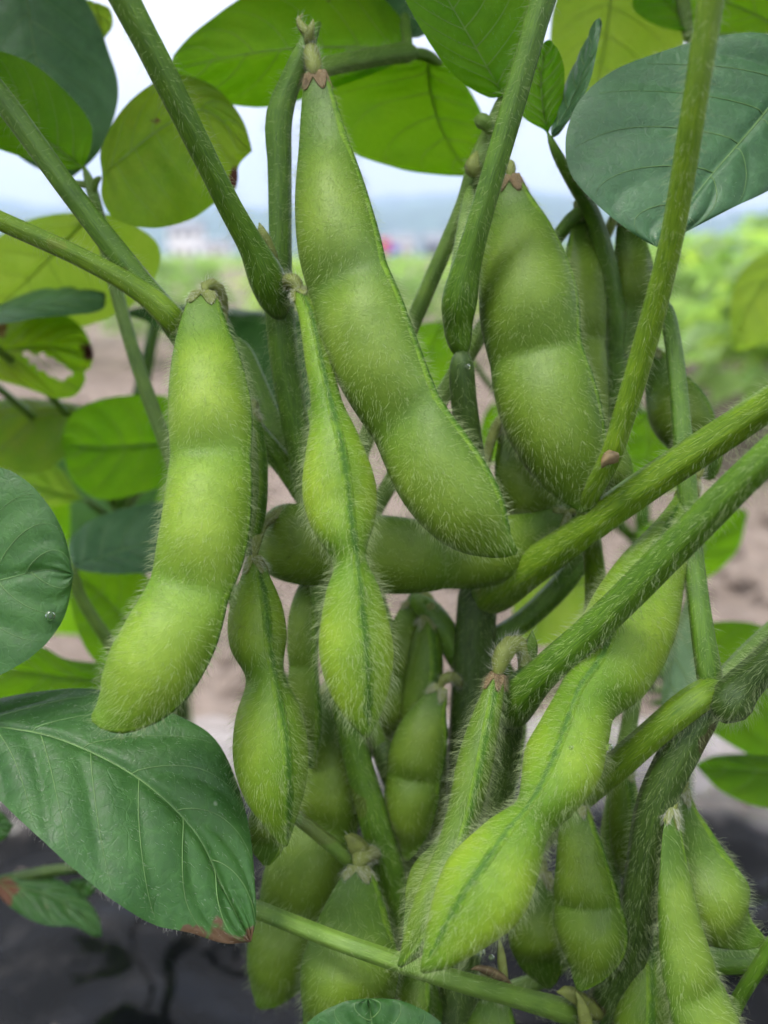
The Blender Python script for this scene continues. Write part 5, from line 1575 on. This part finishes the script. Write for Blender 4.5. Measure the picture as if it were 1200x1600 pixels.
for pts in ([(230, 880, 22.5, 14), (215, 920, 24, 14), (210, 960, 25.4, 14)], [(60, 870, 24.0, 12), (120, 940, 24.8, 12), (212, 985, 25.8, 12)], [(-60, 500, 17.5, 14), (60, 600, 20, 14), (150, 700, 22.5, 14), (195, 790, 23.7, 16)], [(-60, 560, 19.0, 14), (60, 660, 21.5, 14), (190, 800, 23.8, 16)],
            [(270, 690, 20.0, 14), (235, 740, 22, 14), (192, 800, 23.8, 14)], [(150, 655, 21.0, 14), (180, 720, 22.5, 14), (192, 790, 23.8, 14)], [(130, 780, 23.0, 14), (160, 800, 23.4, 14), (192, 830, 23.9, 14)],
            [(240, 1000, 19.5, 16), (235, 1040, 22, 16), (205, 1060, 24.6, 16)], [(200, 1060, 19.0, 16), (205, 1080, 22, 16), (206, 1090, 24.7, 16)],
            [(520, 540, 18.5, 14), (420, 640, 21, 14), (300, 760, 23, 14), (195, 850, 24, 14)], [(500, 560, 21.0, 14), (400, 690, 22.5, 14), (280, 800, 23.5, 14), (195, 870, 24, 14)]):
    tube('petiole', pts, left_plant, M['stem_pale'], hair=0, sides=10)

for (x, y, z, hx, hy) in ((-0.10, 0.26, 0.40, -0.4, 0.6), (-0.05, 0.31, 0.44, 0.6, 0.5), (-0.15, 0.33, 0.42, -0.8, -0.1)):  # unseen canopy added overhead to darken the film's reflection
    p1 = np.array((x, y, z))
    tube('petiole', [(P(160, -75, 23.5), 0.0012), ((P(160, -75, 23.5) + p1) / 2 + np.array((0, 0, 0.012)), 0.0012), (p1, 0.0011)], left_plant, M['stem_pale'], hair=0, sides=10)
    for an in (-1.9, 0.0, 1.9):
        d = np.array((hx * math.cos(an) - hy * math.sin(an), hx * math.sin(an) + hy * math.cos(an), -0.15))
        free_leaf(p1, d, 0.10, left_plant)

# plant added farther back to block the film's sky reflection and fill gaps
FB = np.array((-0.105, 0.42, -0.02))
added_back_plant = empty('soybean_plant', tuple(FB), 'added soybean plant farthest back on the left, only dim leaf edges showing in the gaps', 'plant')
tube('main_stem', [(P(240, 760, 42.0), 0.0018), (P(250, 900, 42.5), 0.0026), (FB + np.array((0, 0, 0.05)), 0.0032), (FB + np.array((0, 0, -0.012)), 0.0034)], added_back_plant, M['stem'], hair=0)
leaf([(240, 860, 41.0), (190, 800, 40.6), (140, 740, 40.3), (110, 690, 40.0)], [(140, 870, 0), (70, 800, 0), (75, 720, 0)], [(290, 780, 0), (270, 710, 0), (190, 670, 0)], added_back_plant, 'top', nveins=4, label='added dim leaf behind the round bright green leaf')
leaf([(245, 900, 41.5), (310, 830, 41.0), (350, 750, 40.8), (370, 660, 40.5)], [(230, 820, 0), (260, 740, 0), (320, 670, 0)], [(330, 880, 0), (390, 800, 0), (400, 720, 0)], added_back_plant, 'top', nveins=4, label='added dim leaf behind the left front pod')
leaf([(235, 920, 41.5), (150, 910, 41.0), (60, 900, 40.5), (-60, 930, 40.0)], [(170, 985, 0), (80, 990, 0), (-10, 980, 0)], [(180, 860, 0), (90, 830, 0), (0, 850, 0)], added_back_plant, 'under', nveins=4, label='added dim leaf behind the leaf with the drop')

# low withered leaf on the film
FW = np.array((-0.14, 0.235, 0.0))
withered = empty('weed_seedling', tuple(FW), 'low drooping leafy shoot beside the black film corner at the lower left', 'seedling')
leaf([(-20, 1378, 17.5), (50, 1390, 17.4), (110, 1415, 17.3), (160, 1462, 17.2)], [(20, 1368, 0.2), (70, 1368, 0.3), (125, 1395, 0.3), (155, 1430, 0.2)], [(20, 1420, -0.2), (70, 1445, -0.3), (120, 1448, -0.2), (148, 1460, -0.1)], withered, 'top', nveins=5,
     label='drooping leaf with a reddish edge', spots=[(10, 1392, 17.4, 0.003, (0.14, 0.06, 0.03)), (75, 1425, 17.3, 0.0015, (0.25, 0.14, 0.08))])
leaf([(135, 1372, 17.8), (125, 1392, 17.8), (118, 1412, 17.8)], [(112, 1375, 0), (108, 1395, 0)], [(150, 1375, 0), (145, 1395, 0)], withered, 'top', nveins=3, label='small leaf under the shoot')
tube('petiole', [(150, 1355, 17.6, 16), (100, 1358, 17.6, 20), (30, 1370, 17.6, 20), (-60, 1400, 18.2, 20), (P(-90, 1500, 21), 0.0013), (FW + np.array((0, 0, -0.01)), 0.0014)], withered, M['stem_dark'], hair=0.2)
leaf([(-80, 1290, 17.0), (-30, 1285, 17.0), (22, 1290, 17.0)], [(-40, 1258, 0), (0, 1265, 0)], [(-40, 1320, 0), (5, 1312, 0)], withered, 'top', nveins=3, label='leaf end at the left edge under the large dark leaf')
tube('petiole', [(-80, 1290, 17.0, 14), (-100, 1350, 17.6, 16), (-80, 1420, 18.6, 16)], withered, M['stem_pale'], hair=0)

# ------------------------------------------------------------------ neighbour behind on the right
FR = np.array((0.115, 0.30, 0.0))
right_plant = empty('soybean_plant', tuple(FR), 'soybean plant behind on the right, showing only blurred leaves between the stems', 'plant')
tube('main_stem', [(P(1040, -110, 27.0), 0.0010), (P(1035, 60, 27.0), 0.0011), (P(1010, 300, 27.0), 0.0012), (P(985, 480, 27.0), 0.0013), (P(990, 580, 27.0), 0.0015), (P(1000, 700, 27.0), 0.002), (P(1010, 900, 27.5), 0.0026), (FR + np.array((0, 0, 0.06)), 0.003), (FR + np.array((0, 0, -0.012)), 0.0034)], right_plant, M['stem'], hair=0)
leaf([(1010, 640, 24.0), (1015, 680, 23.8), (1010, 720, 23.6), (985, 775, 23.4)], [(960, 660, 0), (940, 710, 0), (950, 755, 0)], [(1060, 660, 0), (1100, 700, 0), (1090, 745, 0), (1040, 770, 0)], right_plant, 'under', label='green leaf framed by the long petiole and the thin one', nveins=4)
leaf([(920, 900, 25.0), (880, 920, 24.8), (850, 950, 24.6), (815, 1010, 24.4)], [(860, 870, 0), (815, 900, 0), (800, 960, 0)], [(930, 930, 0), (920, 970, 0), (870, 1005, 0)], right_plant, 'lime', label='pale blurred leaf right of the main stem', nveins=4)
leaf([(1000, 880, 26.0), (1050, 860, 26.0), (1100, 850, 26.0), (1170, 800, 26.0)], [(1000, 830, 0), (1060, 800, 0), (1120, 780, 0)], [(1030, 910, 0), (1090, 910, 0), (1150, 860, 0)], right_plant, 'under', label='green leaf behind the crossing petioles', nveins=4)
leaf([(1030, 1050, 22.0), (1090, 1060, 21.6), (1150, 1070, 21.2), (1260, 1090, 20.8)], [(1050, 990, 0.2), (1110, 972, 0.3), (1180, 975, 0.3), (1240, 1010, 0.2)], [(1060, 1105, -0.2), (1120, 1150, -0.3), (1180, 1180, -0.3), (1240, 1160, -0.2)], right_plant, 'under',
     label='large green leaf behind the fuzzy joint at the right edge', nveins=5)
leaf([(1075, 930, 17.0), (1062, 980, 17.0), (1052, 1040, 17.0), (1040, 1120, 17.0)], [(1085, 950, 0), (1095, 1010, 0.3), (1090, 1080, 0.3), (1060, 1120, 0.1)], [(1060, 960, 0), (1044, 1010, 0.2), (1036, 1070, 0.2)], right_plant, 'mint', label='narrow pale bluish leaf standing between the pod and the petiole', nveins=4)
leaf([(1230, 405, 24.0), (1195, 440, 24.0), (1165, 490, 24.0), (1146, 548, 24.0)], [(1200, 395, 0), (1160, 425, 0), (1143, 480, 0)], [(1270, 440, 0), (1250, 490, 0), (1210, 525, 0), (1170, 545, 0)], right_plant, 'lime', label='bright yellow-green leaf hanging in at the right edge', nveins=4)
leaf([(1300, 1200, 21.0), (1220, 1205, 21.0), (1150, 1200, 21.0), (1085, 1195, 21.0)], [(1250, 1180, 0.3), (1180, 1178, 0.4), (1120, 1180, 0.2)], [(1260, 1260, -0.2), (1190, 1262, -0.3), (1125, 1235, -0.2)], right_plant, 'under', label='dark leaf over the shiny film at the right edge', nveins=4)
leaf([(690, 500, 24.0), (675, 540, 24.0), (665, 590, 24.0), (660, 650, 24.0)], [(650, 510, 0), (630, 560, 0), (640, 620, 0)], [(720, 520, 0), (740, 570, 0), (700, 620, 0)], right_plant, 'under', label='green leaf in the gap between the long pod and the hairy stem', nveins=4)
leaf([(800, 620, 25.0), (780, 650, 25.0), (765, 690, 25.0), (765, 730, 25.0)], [(765, 635, 0), (750, 680, 0)], [(800, 660, 0), (790, 700, 0)], right_plant, 'under', nveins=3, label='small green leaf beside the broad right pod')
for pts in ([(1010, 640, 24.0, 14), (1005, 680, 26, 14), (1003, 730, 27, 14)], [(920, 900, 25.0, 14), (970, 930, 26.5, 14), (1010, 960, 27.6, 14)], [(1000, 880, 26.0, 12), (1005, 890, 27, 12), (1010, 910, 27.5, 12)],
            [(1030, 1050, 22.0, 16), (1020, 1060, 25, 16), (1015, 1080, 27.8, 16)], [(1075, 930, 17.0, 14), (1085, 900, 20, 14), (1030, 950, 26, 14), (1010, 1000, 27.7, 14)],
            [(1230, 405, 24.0, 14), (1310, 520, 25, 14), (1340, 850, 26.5, 14), (1200, 1060, 27.3, 14), (1015, 1080, 27.8, 14)], [(1300, 1200, 21.0, 14), (1320, 1140, 23, 14), (1150, 1090, 26.5, 14), (1015, 1100, 27.8, 14)],
            [(690, 500, 24.0, 12), (780, 620, 25.5, 12), (900, 760, 27, 12), (1003, 860, 27.4, 12)], [(800, 620, 25.0, 12), (860, 700, 26, 12), (1003, 850, 27.4, 12)]):
    tube('petiole', pts, right_plant, M['stem_pale'], hair=0, sides=10)

for (x, y, z, hx, hy) in ((0.12, 0.30, 0.43, 0.5, 0.6), (0.19, 0.26, 0.40, 0.9, -0.2), (0.04, 0.34, 0.45, -0.5, 0.6)):  # more overhead leaves out of view, added to dim the film's reflections
    p1 = np.array((x, y, z))
    tube('petiole', [(P(1040, -90, 27.0), 0.0012), ((P(1040, -90, 27.0) + p1) / 2 + np.array((0, 0, 0.012)), 0.0012), (p1, 0.0011)], right_plant, M['stem_pale'], hair=0, sides=10)
    for an in (-1.9, 0.0, 1.9):
        d = np.array((hx * math.cos(an) - hy * math.sin(an), hx * math.sin(an) + hy * math.cos(an), -0.15))
        free_leaf(p1, d, 0.10, right_plant)

# ------------------------------------------------------------------ drops of water left by the rain
gm, gn, gl = new_mat('water_drop')
go = gn.new('ShaderNodeOutputMaterial')
gb = gn.new('ShaderNodeBsdfPrincipled')
gb.inputs['Base Color'].default_value = (1, 1, 1, 1)
gb.inputs['Roughness'].default_value = 0.02
gb.inputs['IOR'].default_value = 1.33
gb.inputs['Transmission Weight'].default_value = 1.0
gl.new(gb.outputs[0], go.inputs['Surface'])


def drop(px, py, cm, r_px, label):
    r = px2m(r_px, cm)
    nu, nv = 9, 14
    V = []
    c0 = P(px, py, cm)
    for i in range(nu):
        ph = math.pi * i / (nu - 1)
        for j in range(nv):
            th = 2 * math.pi * j / nv
            d = RIGHT * math.cos(th) * math.sin(ph) + UP * (math.cos(ph) * (1.08 if math.cos(ph) < 0 else 0.95)) + FWD * math.sin(th) * math.sin(ph) * 0.75
            V.append(c0 + d * r)
    o = mesh_obj('water_drop', np.array(V) - 0.0, grid_faces(nu, nv, True).tolist(), gm)
    tag(o, label, 'water drop', 'water drops on the plant')


drop(78, 962, 12.42, 8, 'crescent-lit water drop on the dark leaf at the left edge')
drop(953, 1168, 11.1, 6, 'tiny water drop on the upper right side of the large bright pod')
drop(751, 1487, 11.0, 7, 'water drop hanging under the large bright pod near its tip')
drop(768, 1496, 11.05, 5, 'smaller water drop beside the one under the large bright pod')
drop(731, 573, 12.85, 5, 'tiny water drop on the dark stem below the hairy joint')
drop(892, 1168, 10.75, 3, 'pinhead drop in the middle of the large bright pod')
